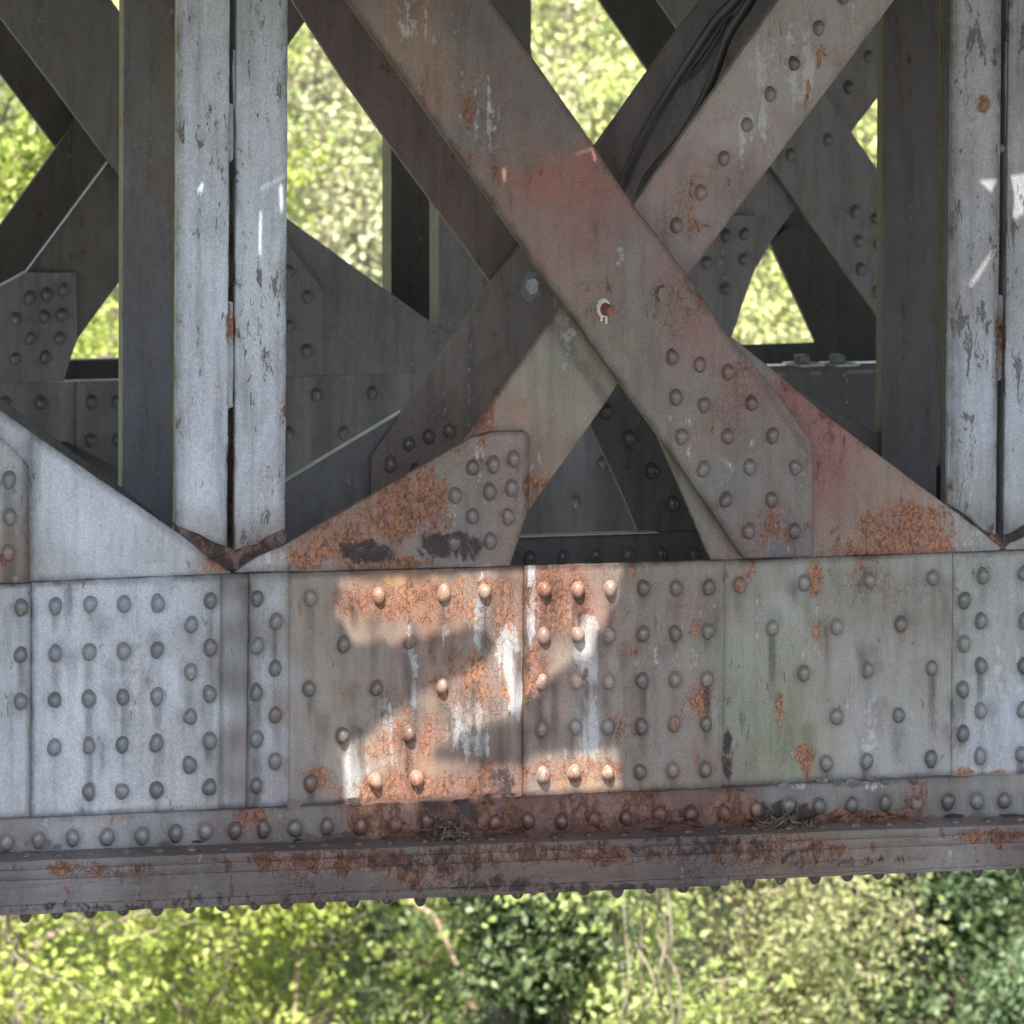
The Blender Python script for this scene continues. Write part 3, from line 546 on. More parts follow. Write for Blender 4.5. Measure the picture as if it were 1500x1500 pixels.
fg1 = plate('far_gusset_plate', [(-200, 520), (0, 422), (37, 399), (112, 399.5), (113, 497), (93, 558.5), (-200, 567)], NF - .016, .012, M_DARK, look_far, BR, grid=16, rag=.5)
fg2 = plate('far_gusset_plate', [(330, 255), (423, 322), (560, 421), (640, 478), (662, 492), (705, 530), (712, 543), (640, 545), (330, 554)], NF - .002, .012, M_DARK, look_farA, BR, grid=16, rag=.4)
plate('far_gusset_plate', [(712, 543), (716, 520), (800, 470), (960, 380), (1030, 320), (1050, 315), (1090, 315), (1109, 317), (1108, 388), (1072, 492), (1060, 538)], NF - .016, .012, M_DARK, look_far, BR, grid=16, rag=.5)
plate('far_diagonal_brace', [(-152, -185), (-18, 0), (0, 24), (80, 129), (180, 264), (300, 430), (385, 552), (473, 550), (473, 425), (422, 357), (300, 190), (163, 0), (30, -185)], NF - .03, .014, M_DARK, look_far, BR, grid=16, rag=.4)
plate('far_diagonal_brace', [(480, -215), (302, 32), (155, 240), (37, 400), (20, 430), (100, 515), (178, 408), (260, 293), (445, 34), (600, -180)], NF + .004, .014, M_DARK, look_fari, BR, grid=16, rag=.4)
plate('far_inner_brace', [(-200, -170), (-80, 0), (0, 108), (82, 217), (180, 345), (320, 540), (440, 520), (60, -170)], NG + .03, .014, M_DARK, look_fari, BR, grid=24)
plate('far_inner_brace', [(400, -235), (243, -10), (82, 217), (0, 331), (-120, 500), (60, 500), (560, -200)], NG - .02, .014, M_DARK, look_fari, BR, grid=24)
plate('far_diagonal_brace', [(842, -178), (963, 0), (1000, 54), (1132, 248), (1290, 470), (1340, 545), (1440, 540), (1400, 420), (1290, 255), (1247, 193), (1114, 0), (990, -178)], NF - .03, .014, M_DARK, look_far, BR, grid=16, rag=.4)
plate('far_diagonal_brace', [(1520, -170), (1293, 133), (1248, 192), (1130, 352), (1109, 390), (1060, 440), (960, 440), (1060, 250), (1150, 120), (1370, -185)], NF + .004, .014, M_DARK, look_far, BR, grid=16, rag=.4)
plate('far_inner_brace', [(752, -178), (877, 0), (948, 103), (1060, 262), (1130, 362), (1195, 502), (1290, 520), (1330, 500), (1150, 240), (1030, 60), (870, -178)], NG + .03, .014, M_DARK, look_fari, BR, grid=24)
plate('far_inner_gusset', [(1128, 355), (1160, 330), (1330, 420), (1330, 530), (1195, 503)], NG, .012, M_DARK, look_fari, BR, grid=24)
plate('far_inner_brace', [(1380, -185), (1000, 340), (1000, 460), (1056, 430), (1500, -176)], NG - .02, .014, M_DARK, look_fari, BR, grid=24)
for xa, xb, nn, dp, lk in ((643, 707, NF + .004, .08, look_farA), (714, 778, NF + .004, .08, look_fari), (573, 638, NG + .004, .08, look_fari), (646, 708, NG + .004, .08, look_fari),
                   (-270, -205, NF + .004, .08, look_far), (1560, 1625, NF + .004, .08, look_far)):
    post(xa, xb, xa, xb, 540, 544, nn, M_DARK, lk, -1, depth=dp, name='far_post_angle', parent=BR)
# cross girders between the two trusses, below the chord tops
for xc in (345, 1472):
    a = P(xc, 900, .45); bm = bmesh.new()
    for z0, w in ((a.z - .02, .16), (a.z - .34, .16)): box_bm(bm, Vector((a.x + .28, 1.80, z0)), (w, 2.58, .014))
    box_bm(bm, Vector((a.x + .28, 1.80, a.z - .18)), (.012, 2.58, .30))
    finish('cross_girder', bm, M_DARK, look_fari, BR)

# added unseen blocker over the trusses, openings shaped to let the sun patches through
DZ = P(750, TOPY, 0).z + .075
def holes():
    H = []; hr = random.Random(4)
    def on(pts, n):
        o = []
        if len(pts) > 12:
            q_ = []
            for i in range(len(pts)):
                a, b = pts[i], pts[(i + 1) % len(pts)]; L = math.hypot(b[0] - a[0], b[1] - a[1]); m = max(1, int(L / 14))
                q_ += [(a[0] + (b[0] - a[0]) * j / m + (hr.uniform(-7, 7) if j else 0), a[1] + (b[1] - a[1]) * j / m + (hr.uniform(-7, 7) if j else 0)) for j in range(m)]
            pts = q_
        for x, y in pts:
            p = P(x, y, n); t = (DZ - p.z) / sv.z; o.append((p.x + sv.x * t, p.y + sv.y * t))
        H.append(o)
    on([(492, 846), (745, 832), (908, 828), (908, 880), (868, 962), (806, 1004), (770, 1034), (715, 1056), (650, 1088), (630, 1108), (720, 1118), (908, 1104), (912, 1165), (770, 1176), (640, 1194), (525, 1206), (503, 1190), (500, 1084),
        (548, 1064), (604, 1016), (680, 982), (724, 944), (690, 912), (640, 924), (600, 938), (516, 938), (494, 904)], -.008)
    on([(288, 280), (296, 268), (299, 270), (295, 290), (291, 291)], .006)
    on([(408, 274), (414, 270), (415, 312), (411, 318)], .006)
    on([(380, 312), (384, 311), (382, 380), (379, 376)], .006)
    on([(735, 248), (741, 246), (741, 270), (737, 272)], -.032)
    on([(842, 226), (868, 217), (876, 236), (871, 244), (866, 226), (844, 232)], -.032)
    on([(1479, 258), (1520, 252), (1600, 300), (1500, 318), (1483, 330), (1486, 290)], .006)
    on([(1420, 266), (1460, 263), (1461, 270), (1452, 288), (1436, 272)], .006)
    on([(1416, 422), (1456, 364), (1460, 367), (1424, 428)], .006)
    on([(1400, 1134), (1434, 1134), (1434, 1145), (1402, 1145)], -.006)
    on([(1442, 1132), (1488, 1132), (1488, 1144), (1442, 1144)], -.006)
    on([(420, 697), (587, 598), (588, 604), (421, 703)], NI)
    on([(1100, 525), (1290, 522), (1290, 531), (1100, 534)], NF - .02)
    return H
def sun_blocker():
    bm = bmesh.new()
    def loop(pts):
        v = [bm.verts.new((x, y, DZ)) for x, y in pts]
        return [bm.edges.new((v[i], v[(i + 1) % len(v)])) for i in range(len(v))]
    E = loop([(-5, -1.75), (7, -1.75), (7, 4.1), (-5, 4.1)])
    segs = []
    def cross(p, q, a, b):
        o = lambda u, v, w: (v[0] - u[0]) * (w[1] - u[1]) - (v[1] - u[1]) * (w[0] - u[0])
        return o(p, q, a) * o(p, q, b) < 0 and o(a, b, p) * o(a, b, q) < 0
    for h in holes():                       # a hole is only cut where it is clean and clear of the others
        mine = [(h[i], h[(i + 1) % len(h)]) for i in range(len(h))]
        if any(cross(*a, *b) for a in mine for b in segs) or any(cross(*mine[i], *mine[j]) for i in range(len(mine)) for j in range(i + 2, len(mine))):
            print('HOLE SKIPPED', len(h)); continue
        segs += mine; E += loop(h)
    bmesh.ops.triangle_fill(bm, use_beauty=True, use_dissolve=False, edges=E)
    r = bmesh.ops.extrude_face_region(bm, geom=bm.faces[:])
    bmesh.ops.translate(bm, verts=[v for v in r['geom'] if isinstance(v, bmesh.types.BMVert)], vec=(0, 0, .008))
    bmesh.ops.recalc_face_normals(bm, faces=bm.faces)
    return finish('sun_blocker_plate', bm, M_DARK, Look((120, 116, 112)), BR)
sun_blocker()

# ------------------------------------------------------------------ rivets
def rivet_into(bm, attr, p, look, s=1.0, nrm=Vector((0, -1, 0)), rx=.0142, rz=.0178, h=.0175, seg=18, rings=6, wearadd=0.0, dark=1.0, pxy=None):
    r = rnd
    s *= r.uniform(.95, 1.05); ox, oz = r.uniform(-.08, .08), r.uniform(-.08, .08); fl = r.uniform(.75, 1.1)
    q = nrm.to_track_quat('Z', 'Y').to_matrix()
    flat = abs(nrm.z) > .5
    t, w = look.at(*(pxy or px(p)))
    w = list(w); w[3] = 0.0; w[2] = 0.0; w[1] *= .4; w[0] *= .8
    t = np.array(t); L_ = float(t.mean()); t = t * r.choice((.7, .85, .92, 1.0, 1.08)) * dark * (.50 if L_ > .28 else .50 + .38 * min(1, (.28 - L_) / .1))
    w[0] = min(1, max(0, w[0] * .8 + wearadd + r.uniform(-.15, .2)))
    rows = []
    prof = [(1.10, -.08), (1.04, .06)] + [(math.cos(a), .10 + math.sin(a) * .9) for a in [i / rings * math.pi / 2 for i in range(rings)]]
    ph = r.uniform(0, 6); wob = r.choice((.02, .035, .06))
    for j, (rr, hh) in enumerate(prof):
        ring = []
        for i in range(seg):
            a = 2 * math.pi * i / seg
            k = 1 + wob * math.sin(3 * a + ph) + wob * math.sin(2 * a + ph * 2)
            lx, lz = math.cos(a) * rr * k * rx * s, math.sin(a) * rr * k * rz * s
            if flat: lz, lx = lz * rx / rz, lx
            hz = hh * h * s * fl
            lx += ox * rx * hh; lz += oz * rz * hh
            if flat: co = Vector((p.x + lx, p.y + lz, p.z + hz * nrm.z))
            else: co = Vector((p.x + lx, p.y - hz, p.z + lz))
            ring.append(bm.verts.new(co)); attr.append((t * (.55 if j == 0 else 1.0), w))
        rows.append(ring)
    top = bm.verts.new(Vector((p.x + ox * rx, p.y + oz * rz, p.z + h * s * fl * nrm.z)) if flat else Vector((p.x + ox * rx, p.y - h * s * fl, p.z + oz * rz))); attr.append((t, w))
    for j in range(len(rows) - 1):
        for i in range(seg):
            k2 = (i + 1) % seg
            bm.faces.new((rows[j][i], rows[j][k2], rows[j + 1][k2], rows[j + 1][i]))
    for i in range(seg): bm.faces.new((rows[-1][i], rows[-1][(i + 1) % seg], top))
R_A = [(984,523),(1025,534),(1066,545),(990,582),(1031,593),(1100,590),(998,639),(1065,639),(1131,638),(1030,687),(1098,684),(1165,685),(1063,732),(1130,732),(1096,778),(1163,778)]
R_G2 = [(692,685),(722,680),(752,672),(666,725),(717,720),(749,715),(692,756),(744,757),(665,795),(718,793)]
R_B = [(1235,-4),(1199,41),(1163,93),(1128,138),(1094,183),(1060,232),(1026,282),(990,330)]
R_G1 = [(13,703),(14,757),(12,810)]
front = []                                    # (x, y, plane, look, parent, scale)
for x, y in R_CH:
    n = -.010 if (47 < x < 324 or 366 < x < 424) else (-.005 if x > 1396 else 0.0)
    par = lp if 47 < x < 324 else mp if 366 < x < 424 else rp if x > 1396 else chord
    front.append((x, y, n, look_chord, par, 1.0))
for x, y in R_SP: front.append((x, y, -.014, look_chord, sp, 1.0))
for x, y in R_AN: front.append((x, y, -.026, look_ang, ang, 1.05))
for x, y in R_A: front.append((x, y, -.032, look_A, A, 1.0))
for x, y in R_G2: front.append((x, y, -.006, look_g2, g2, 1.0))
for x, y in R_B: front.append((x, y, .016, look_B, B, .95))
for x, y in R_G1: front.append((x, y, -.014, look_g1a, g1a, 1.0))
sunlit_tint = lambda x, y: 1.55 if 495 < x < 900 and (y < 880 or 1125 < y < 1150 or (y < 1010 and x > 640)) and y < 1160 and y > 855 else 1.0   # sun on heads in the lit patch put into their paler tint
front.sort(key=lambda t: t[0])
rest_bm, rest_attr = bmesh.new(), []
for i, (x, y, n, lk, par, s) in enumerate(front):
    p = P(x, y, n)
    if i < 100:
        bm, at = bmesh.new(), []
        rivet_into(bm, at, p, lk, s, dark=sunlit_tint(x, y))
        bmesh.ops.recalc_face_normals(bm, faces=bm.faces)
        o = finish('rivet', bm, M_RIV, None, par, smooth=True, attr=at)
    else: rivet_into(rest_bm, rest_attr, p, lk, s, dark=sunlit_tint(x, y))
for i in range(38):                           # heads on top of the flange and hanging under it
    x = -60 + i * 48.6 + rnd.uniform(-2, 2); q = P(x, ft(x) - 2, -.070); q.z = P(x, ft(x), -.118).z - .001
    rivet_into(rest_bm, rest_attr, q, look_ang, .85, Vector((0, 0, 1)), h=.010, dark=.6)
for i in range(34):
    x = -60 + i * 48.15 + rnd.uniform(-1.5, 1.5)
    zb = P(x, (fb(x) if x < 1066 else fr(.90)(x)), -.124).z
    q = P(x, fb(x), -.085); q.z = zb + .0015
    rivet_into(rest_bm, rest_attr, q, look_fari, 1.15, Vector((0, 0, -1)), h=.024, dark=.7)
for x, y in ((572,680),(599,650),(628,640),(658,631),(610,690)): rivet_into(rest_bm, rest_attr, P(x, y, NI - .024), look_Bi, .95)
for x, y in ((888,603),(922,642),(955,690),(985,738),(950,790)): rivet_into(rest_bm, rest_attr, P(x, y, NI + .012), look_fari, 1.0)
for x in range(-40, 1500, 48): rivet_into(rest_bm, rest_attr, P(x, 815.5 + (837 - x) * .0285, NI), look_fari, .95, seg=12, rings=4)
FR = [(7,590),(59,590),(134,589),(173,589),(133,645),(173,645),(173,701),(22,645),(463,579),(545,576),(503,634),(423,636),(882,679),(843,736),(800,690),(590,630),(1150,570),(1240,640)]
for x, y in FR: rivet_into(rest_bm, rest_attr, P(x, y, NF - (.012 if 112 < x < 417 else 0)), look_farw, 1.02, seg=14, rings=4)
for x, y in ((43,437),(68,432),(93,425),(22,467),(65,464),(90,461),(44,496),(87,496),(22,526),(66,524)): rivet_into(rest_bm, rest_attr, P(x, y, NF - .016), look_far, 1.0, seg=14, rings=4)
for x, y in ((450,435),(449,514),(423,478),(423,398)): rivet_into(rest_bm, rest_attr, P(x, y, NF - .03), look_far, 1.0, seg=14, rings=4)
for x, y in ((1213,205),(1158,227),(1253,310),(1283,320),(1258,353),(1287,358),(1261,394),(1285,428)): rivet_into(rest_bm, rest_attr, P(x, y, NF - .03), look_far, 1.0, seg=14, rings=4)
for x, y in ((1243,128),(1272,83)): rivet_into(rest_bm, rest_attr, P(x, y, NF + .004), look_far, 1.0, seg=14, rings=4)
for x, y in ((1090,343),(1063,345),(1089,380),(1035,385),(1062,423)): rivet_into(rest_bm, rest_attr, P(x, y, NF - .016), look_far, 1.0, seg=14, rings=4)
bmesh.ops.recalc_face_normals(rest_bm, faces=rest_bm.faces)
o = finish('rivet', rest_bm, M_RIV, None, BR, smooth=True, attr=rest_attr); o['kind'] = 'stuff'

# bolts
def prism(bm, p, r, h, k, a0=0, sx=.75, taper=1.0):
    a = [bm.verts.new((p.x + math.cos(a0 + 2 * math.pi * i / k) * r * sx, p.y, p.z + math.sin(a0 + 2 * math.pi * i / k) * r)) for i in range(k)]
    b = [bm.verts.new((p.x + math.cos(a0 + 2 * math.pi * i / k) * r * sx * taper, p.y - h, p.z + math.sin(a0 + 2 * math.pi * i / k) * r * taper)) for i in range(k)]
    for i in range(k): bm.faces.new((a[i], a[(i + 1) % k], b[(i + 1) % k], b[i]))
    bm.faces.new(a); bm.faces.new(b[::-1]); bmesh.ops.recalc_face_normals(bm, faces=bm.faces)
bm = bmesh.new(); prism(bm, P(778, 418, NI - .0245), .021, .013, 6, .3, taper=.9); nut = finish('hex_nut', bm, M_ZINC, None, Bi, label='zinc-plated hex nut')
bm = bmesh.new(); prism(bm, P(778, 418, NI - .0372), .009, .010, 14); finish('bolt_end', bm, M_ZINC, None, BR)
bm = bmesh.new()
q0 = P(777, 419, NI - .0235); ring = [bm.verts.new((q0.x + math.cos(a) * .024 * rr, q0.y - .0015, q0.z + math.sin(a) * .032 * rr)) for a, rr in [(i * .349, rnd.uniform(.8, 1.15)) for i in range(18)]]
f = bm.faces.new(ring); r_ = bmesh.ops.extrude_face_region(bm, geom=[f]); bmesh.ops.translate(bm, verts=[v for v in r_['geom'] if isinstance(v, bmesh.types.BMVert)], vec=(0, .002, 0)); bmesh.ops.recalc_face_normals(bm, faces=bm.faces)
finish('washer', bm, M_STEEL, Look((128, 128, 130)), Bi)
bm = bmesh.new(); prism(bm, P(884, 451, -.0322), .021, .005, 20, taper=.85); prism(bm, P(884, 451, -.0375), .016, .003, 20, taper=.9); finish('sealant_ring', bm, M_PALE, None, A)
for dx, dy, L in ((-3, 14, .016), (4, 16, .022)):
    bm = bmesh.new(); p = P(884 + dx, 451 + dy, -.0335); box_bm(bm, p, (.004, .003, L)); finish('sealant_drip', bm, M_PALE, None, A)
bm = bmesh.new(); prism(bm, P(886, 453, -.041), .0150, .040, 8, .2, taper=.82); finish('bolt_end', bm, M_BOLT, None, A, label='rusty bolt end sticking out of a white ring')
bm = bmesh.new(); prism(bm, P(968, 430, -.0322), .0195, .014, 6, .1, taper=.85)
finish('bolt_head', bm, M_RIV, look_A, A)
for x in (1173, 1225):
    q = P(x, 534, NF - .03); bm = bmesh.new()
    sh = box_bm(bm, q + Vector((0, -.01, .003)), (.070, .075, .006))
    for v in sh: v.co.x += (v.co.y - q.y) * -.35
    w_ = finish('square_washer', bm, M_STEEL, Look((150, 150, 150)), fc)
    bm = bmesh.new(); vv = box_bm(bm, q + Vector((-.002, -.012, .017)), (.034, .040, .022)); bmesh.ops.bevel(bm, geom=bm.edges[:], offset=.003, segments=2, affect='EDGES')
    finish('bolt_head', bm, M_BLACK, None, fc)

# ------------------------------------------------------------------ slack cables caught between the brace leaves
def tube(bm, pts, r0, r1, seg=6, flat=1.0):
    prev = None
    for i, p in enumerate(pts):
        t = (pts[min(i + 1, len(pts) - 1)] - pts[max(i - 1, 0)]).normalized()
        u = t.cross(Vector((0, 1, 0.05))).normalized(); v = t.cross(u); r = r0 + (r1 - r0) * i / (len(pts) - 1)
        ring = [bm.verts.new(p + u * math.cos(2 * math.pi * j / seg) * r + v * math.sin(2 * math.pi * j / seg) * r * flat) for j in range(seg)]
        if prev:
            for j in range(seg): bm.faces.new((prev[j], prev[(j + 1) % seg], ring[(j + 1) % seg], ring[j]))
        else: bm.faces.new(ring[::-1])
        prev = ring
    bm.faces.new(prev)
def smooth_pts(pp, k=6):
    o = []
    for i in range(len(pp) - 1):
        a = pp[max(i - 1, 0)]; b = pp[i]; c = pp[i + 1]; d = pp[min(i + 2, len(pp) - 1)]
        for j in range(k):
            t = j / k; o.append(.5 * ((2 * b) + (c - a) * t + (2 * a - 5 * b + 4 * c - d) * t * t + (3 * b - a - 3 * c + d) * t ** 3))
    return o + [pp[-1]]
cb = [([(1150, TOPY + 20, .20), (1092, -20, .22), (1050, 30, .24), (1010, 90, .26), (960, 170, .30), (925, 240, .33), (905, 290, .36)], .016, 'dark slack cable behind the right-rising brace, nearest the open foliage gap'),
      ([(1175, TOPY + 20, .16), (1105, -10, .18), (1068, 50, .20), (1042, 120, .22), (1000, 200, .26), (948, 262, .30), (930, 320, .34)], .014, 'dark slack cable bent sharply beside the edge of the right-rising brace'),
      ([(1140, TOPY + 20, .26), (1075, 5, .28), (1062, 40, .28), (1022, 100, .30), (985, 130, .31), (940, 200, .34), (915, 270, .38)], .012, 'thin dark cable crossing between the two thicker ones')]
for pts, r, lb in cb:
    bm = bmesh.new(); pp = smooth_pts([P(*q) for q in pts]); tube(bm, pp, r, r * .8, 8, .6); bmesh.ops.recalc_face_normals(bm, faces=bm.faces)
    base = pp[-1].copy(); o = finish('cable', bm, M_CABLE, None, None, smooth=True, base=base); o.location = base
    o['label'] = lb; o['category'] = 'cable'; o['group'] = 'slack cables inside the truss'
# the dark shade plate behind the cables is built with brace B

# debris clumps on the flange
def clump(cx, cy, w, h, k, label, seed, n=-.07):
    r = random.Random(seed); bm = bmesh.new(); base = P(cx, cy + h, n)
    for i in range(k):
        t = r.uniform(-1, 1); p = P(cx + t * w, cy + h - r.random() ** 1.2 * 2 * h * (1 - abs(t)) , n + r.uniform(-.02, .02))
        L = r.uniform(.008, .030); d = Vector((r.gauss(0, 1), r.gauss(0, .5), r.gauss(0, .7))).normalized(); u = d.cross(Vector((r.gauss(0, 1), 1, r.gauss(0, 1)))).normalized() * L * r.uniform(.12, .4)
        b = d.cross(u).normalized() * .003
        a0, a1, a2, a3 = p - d * L, p + u + b, p + d * L, p - u + b
        vs = [bm.verts.new(v) for v in (a0, a1, a2, a3)] + [bm.verts.new(v - b * 1.2) for v in (a0, a1, a2, a3)]
        bm.faces.new(vs[:4]); bm.faces.new(vs[4:][::-1])
        for a in range(4): bm.faces.new((vs[a], vs[4 + a], vs[4 + (a + 1) % 4], vs[(a + 1) % 4]))
    bmesh.ops.recalc_face_normals(bm, faces=bm.faces)
    o = finish('leaf_litter', bm, M_LITTER, None, None, base=base); o.location = base; o['label'] = label; o['category'] = 'debris'
clump(661, 1216, 22, 17, 130, 'dark knot of dead leaves stuck on the rusty flange below the sunlit patch', 5, -.05)
clump(1152, 1206, 44, 10, 150, 'black tangle of twigs and rust scale on the flange below the green-grey panel', 9, -.05)

# lifted paint and rust scale along the lower angle
def flakes(k, seed):
    r = random.Random(seed); bm = bmesh.new(); at = []
    for i in range(k):
        x = r.choice((r.uniform(480, 1340), r.uniform(-40, 1540), r.uniform(1080, 1340), r.uniform(620, 760))); e = r.random() * .65
        y = (ft(x) - r.uniform(6, 22)) if e < .6 else (1200 - .0448 * x + r.uniform(-4, 10))
        L = r.uniform(6, 24) if e < .6 else r.uniform(4, 12); H_ = L * r.uniform(.3, .8); m = 7; lift = r.uniform(.003, .016)
        t, w = look_ang.at(x, y); t = t * r.uniform(.5, 1.15); w = [min(1, w[0] + r.choice((0, .3))), w[1], 0, .1]
        ring = []
        for j in range(m):
            a = 2 * math.pi * j / m; q = r.uniform(.6, 1.2)
            p = P(x + math.cos(a) * L * q, y + math.sin(a) * H_ * q, -.0275); p.y -= lift * (1 - math.sin(a)) * .5 * (1 if e < .6 else .3)
            ring.append(p)
        f = [bm.verts.new(p) for p in ring]; b = [bm.verts.new(p + Vector((0, .0012, 0))) for p in ring]
        at += [(t, w)] * (2 * m)
        bm.faces.new(f); bm.faces.new(b[::-1]); [bm.faces.new((f[j], b[j], b[(j + 1) % m], f[(j + 1) % m])) for j in range(m)]
    bmesh.ops.recalc_face_normals(bm, faces=bm.faces)
    o = finish('rust_flakes', bm, M_STEEL, None, ang, attr=at); o['kind'] = 'stuff'
flakes(330, 21)

# ------------------------------------------------------------------ ground
def grid_obj(name, x0, x1, y0, y1, nx, ny, fz, mat):
    bm = bmesh.new(); g = [[bm.verts.new((x0 + (x1 - x0) * i / nx, y0 + (y1 - y0) * j / ny, 0)) for j in range(ny + 1)] for i in range(nx + 1)]
    for r in g:
        for v in r: v.co.z = fz(v.co.x, v.co.y)
    for i in range(nx):
        for j in range(ny): bm.faces.new((g[i][j], g[i + 1][j], g[i + 1][j + 1], g[i][j + 1]))
    o = finish(name, bm, mat, smooth=True); o['kind'] = 'structure'; return o
def hz(x, y):
    t = y - 10; z = -9.0
    if t > 0: z += t * .42 if t < 60 else 25.2 + (t - 60) * .12
    return z + mnoise.noise(Vector((x * .15, y * .15, 0))) * .5 + (mnoise.noise(Vector((x * .6, y * .6, 3))) * .2)
grid_obj('hillside', -150, 170, 6, 300, 160, 147, hz, M_GROUND)
grid_obj('ground', -300, 300, -200, 6.0, 60, 40, lambda x, y: -9.0 - (0.6 if -12 < y < 3 else 0) + mnoise.noise(Vector((x * .1, y * .1, 0))) * .2, M_SHORE)
grid_obj('river', -300, 300, -11, 3, 2, 2, lambda x, y: -9.25, M_WATER)

# ------------------------------------------------------------------ trees
def leaves_mesh(name, pts, size, rng, droop=.3, mat=None, slim=.55, face=.6):
    """one small folded leaf (2 quads) per point"""
    n = len(pts); pts = np.array(pts)
    d = rng.normal(size=(n, 3)); d[:, 2] -= droop; d /= np.linalg.norm(d, axis=1)[:, None]
    u = np.cross(d, rng.normal(size=(n, 3)) + np.array(sv) * face * 2.2); u /= np.linalg.norm(u, axis=1)[:, None] + 1e-9
    w = np.cross(d, u)
    L = size * rng.uniform(.40, 1.45, n)[:, None]; b = L * slim
    a0 = pts; a1 = pts + d * L * .45 + u * b * .5 + w * b * .12; a2 = pts + d * L; a3 = pts + d * L * .45 - u * b * .5 + w * b * .12; 
    V = np.stack([a0, a1, a2, a3], 1).reshape(-1, 3)
    idx = np.arange(n)[:, None] * 4
    F = np.concatenate([idx + [0, 2, 1], idx + [0, 3, 2]], 1).reshape(-1, 3)
    me = bpy.data.meshes.new(name); me.vertices.add(len(V)); me.vertices.foreach_set('co', V.ravel().astype(np.float32))
    me.loops.add(F.size); me.loops.foreach_set('vertex_index', F.ravel().astype(np.int32))
    me.polygons.add(len(F)); me.polygons.foreach_set('loop_start', np.arange(0, F.size, 3, dtype=np.int32)); me.update(calc_edges=True)
    me.polygons.foreach_set('use_smooth', np.ones(len(F), bool)); me.materials.append(mat); return me

def grow(rng, H, spread, lean, levels=4, twigs=1.0, droopy=0.0, first=.25, kids=(14, 9, 7), thick=.009):
    """branch skeleton in local coordinates; returns branches [(pts, r0, r1, level)] and leaf sites"""
    B_, sites = [], []
    def branch(p, d, L, r, lv):
        k = 6 if lv < 2 else 4; pts = [p.copy()]; dd = d.copy()
        for i in range(k):
            dd = (dd + Vector(rng.normal(size=3) * (.13 + .06 * lv if lv else .035)) + Vector((0, 0, (.05 - droopy * (lv > 1)) * (1 if lv else .6)))).normalized()
            pts.append(pts[-1] + dd * L / k)
        B_.append((pts, r, r * (.35 if lv else .25), lv))
        if lv >= levels - 1:
            for q in pts[1:]: sites.append((q, dd))
            return
        c = kids[min(lv, len(kids) - 1)]
        for i in range(int(c * (twigs if lv else 1))):
            t = rng.uniform(first if lv == 0 else .2, 1.0); s = t * k; j = min(int(s), k - 1); q = pts[j].lerp(pts[j + 1], s - j)
            ax = (pts[j + 1] - pts[j]).normalized(); a = Vector(rng.normal(size=3)); a = (a - ax * a.dot(ax)).normalized()
            ang = rng.uniform(.55, 1.15); nd = (ax * math.cos(ang) + a * math.sin(ang)).normalized()
            nl = L * (.62 if lv else spread / H) * rng.uniform(.6, 1.1) * (1.15 - .5 * t if lv == 0 else 1)
            branch(q, nd, nl, max(r * .40 * (1.1 - .5 * t), .0035), lv + 1)
    branch(Vector((0, 0, 0)), Vector((lean[0], lean[1], 1)).normalized(), H, H * thick, 0)
    return B_, sites
def tree(name, base, H, spread, seed, leafmat_, label, leaf=.06, per=5, lean=(0, 0), levels=4, twigs=1.0, droopy=0.0, bark=None, sub='crown', group='woodland trees behind the bridge', first=.25, kids=(14, 9, 7), scatter=.10, slim=.6, cat='tree', thick=.009, face=.4):
    rng = np.random.default_rng(seed)
    Bs, sites = grow(rng, H, spread, lean, levels, twigs, droopy, first, kids, thick)
    o = thing(name, base, label, cat, group)
    for nm, sel, mt in (('trunk', lambda l: l == 0, bark or M_BARK), ('branches', lambda l: l > 0, M_TWIG if not bark else M_BARK)):
        bm = bmesh.new()
        for pts, r0, r1, lv in Bs:
            if sel(lv): tube(bm, pts if lv > 2 else smooth_pts(pts, 3), r0, r1, 9 if lv == 0 else (6 if lv == 1 else 3))
        me = bpy.data.meshes.new(nm); bm.to_mesh(me); bm.free(); me.materials.append(mt); me.polygons.foreach_set('use_smooth', [True] * len(me.polygons))
        new_obj(nm, me, o)
    pts = []
    for q, d in sites:
        for _ in range(per):
            pts.append(np.array(q) + rng.normal(size=3) * scatter * np.array([1, 1, .8]))
    new_obj(sub, leaves_mesh(sub, pts, leaf, rng, mat=leafmat_, slim=slim, face=face), o)
    return o, Bs
def gpos(x, dist):
    p = D(x, 700, dist); return Vector((p.x, p.y, hz(p.x, p.y) - .1))

T = []
# near row below the bridge
near = dict(scatter=.065, leaf=.038, per=8, kids=(42, 7, 6))
T.append(('maple_tree', 60, 25.0, 8.0, 1.15, 11, L_YEL, 'bright yellow-green leafy tree filling the lower left corner under the bridge', dict(near, face=.15, leaf=.042)))
T.append(('maple_tree', 350, 26.5, 8.0, .7, 12, L_YEL, 'slim yellow-green tree between the lower left corner and the ivy-covered trunk', dict(near, face=.2, per=5)))
T.append(('ivy_clad_tree', 540, 24.8, 7.4, .24, 13, L_IVY, 'dark ivy-covered tree trunk under the middle of the flange', dict(leaf=.045, per=14, scatter=.10, kids=(44, 7, 6), thick=.022, bark=M_DBARK)))
T.append(('hazel_tree', 930, 24.8, 7.2, .85, 14, L_MPA, 'pale drooping spring foliage right of centre below the bridge', dict(near, face=.15, leaf=.04, per=6, droopy=.10, thick=.014)))
T.append(('hazel_tree', 760, 27.5, 6.8, .6, 18, L_MID, 'mid-green twiggy tree just right of the ivy-covered trunk', dict(near, per=4)))
T.append(('hazel_tree', 1200, 25.6, 7.2, .85, 15, L_OLV, 'thin olive-green tree full of dry hanging twigs beside the dark evergreen', dict(leaf=.032, per=8, droopy=.08, scatter=.07, kids=(42, 8, 7))))
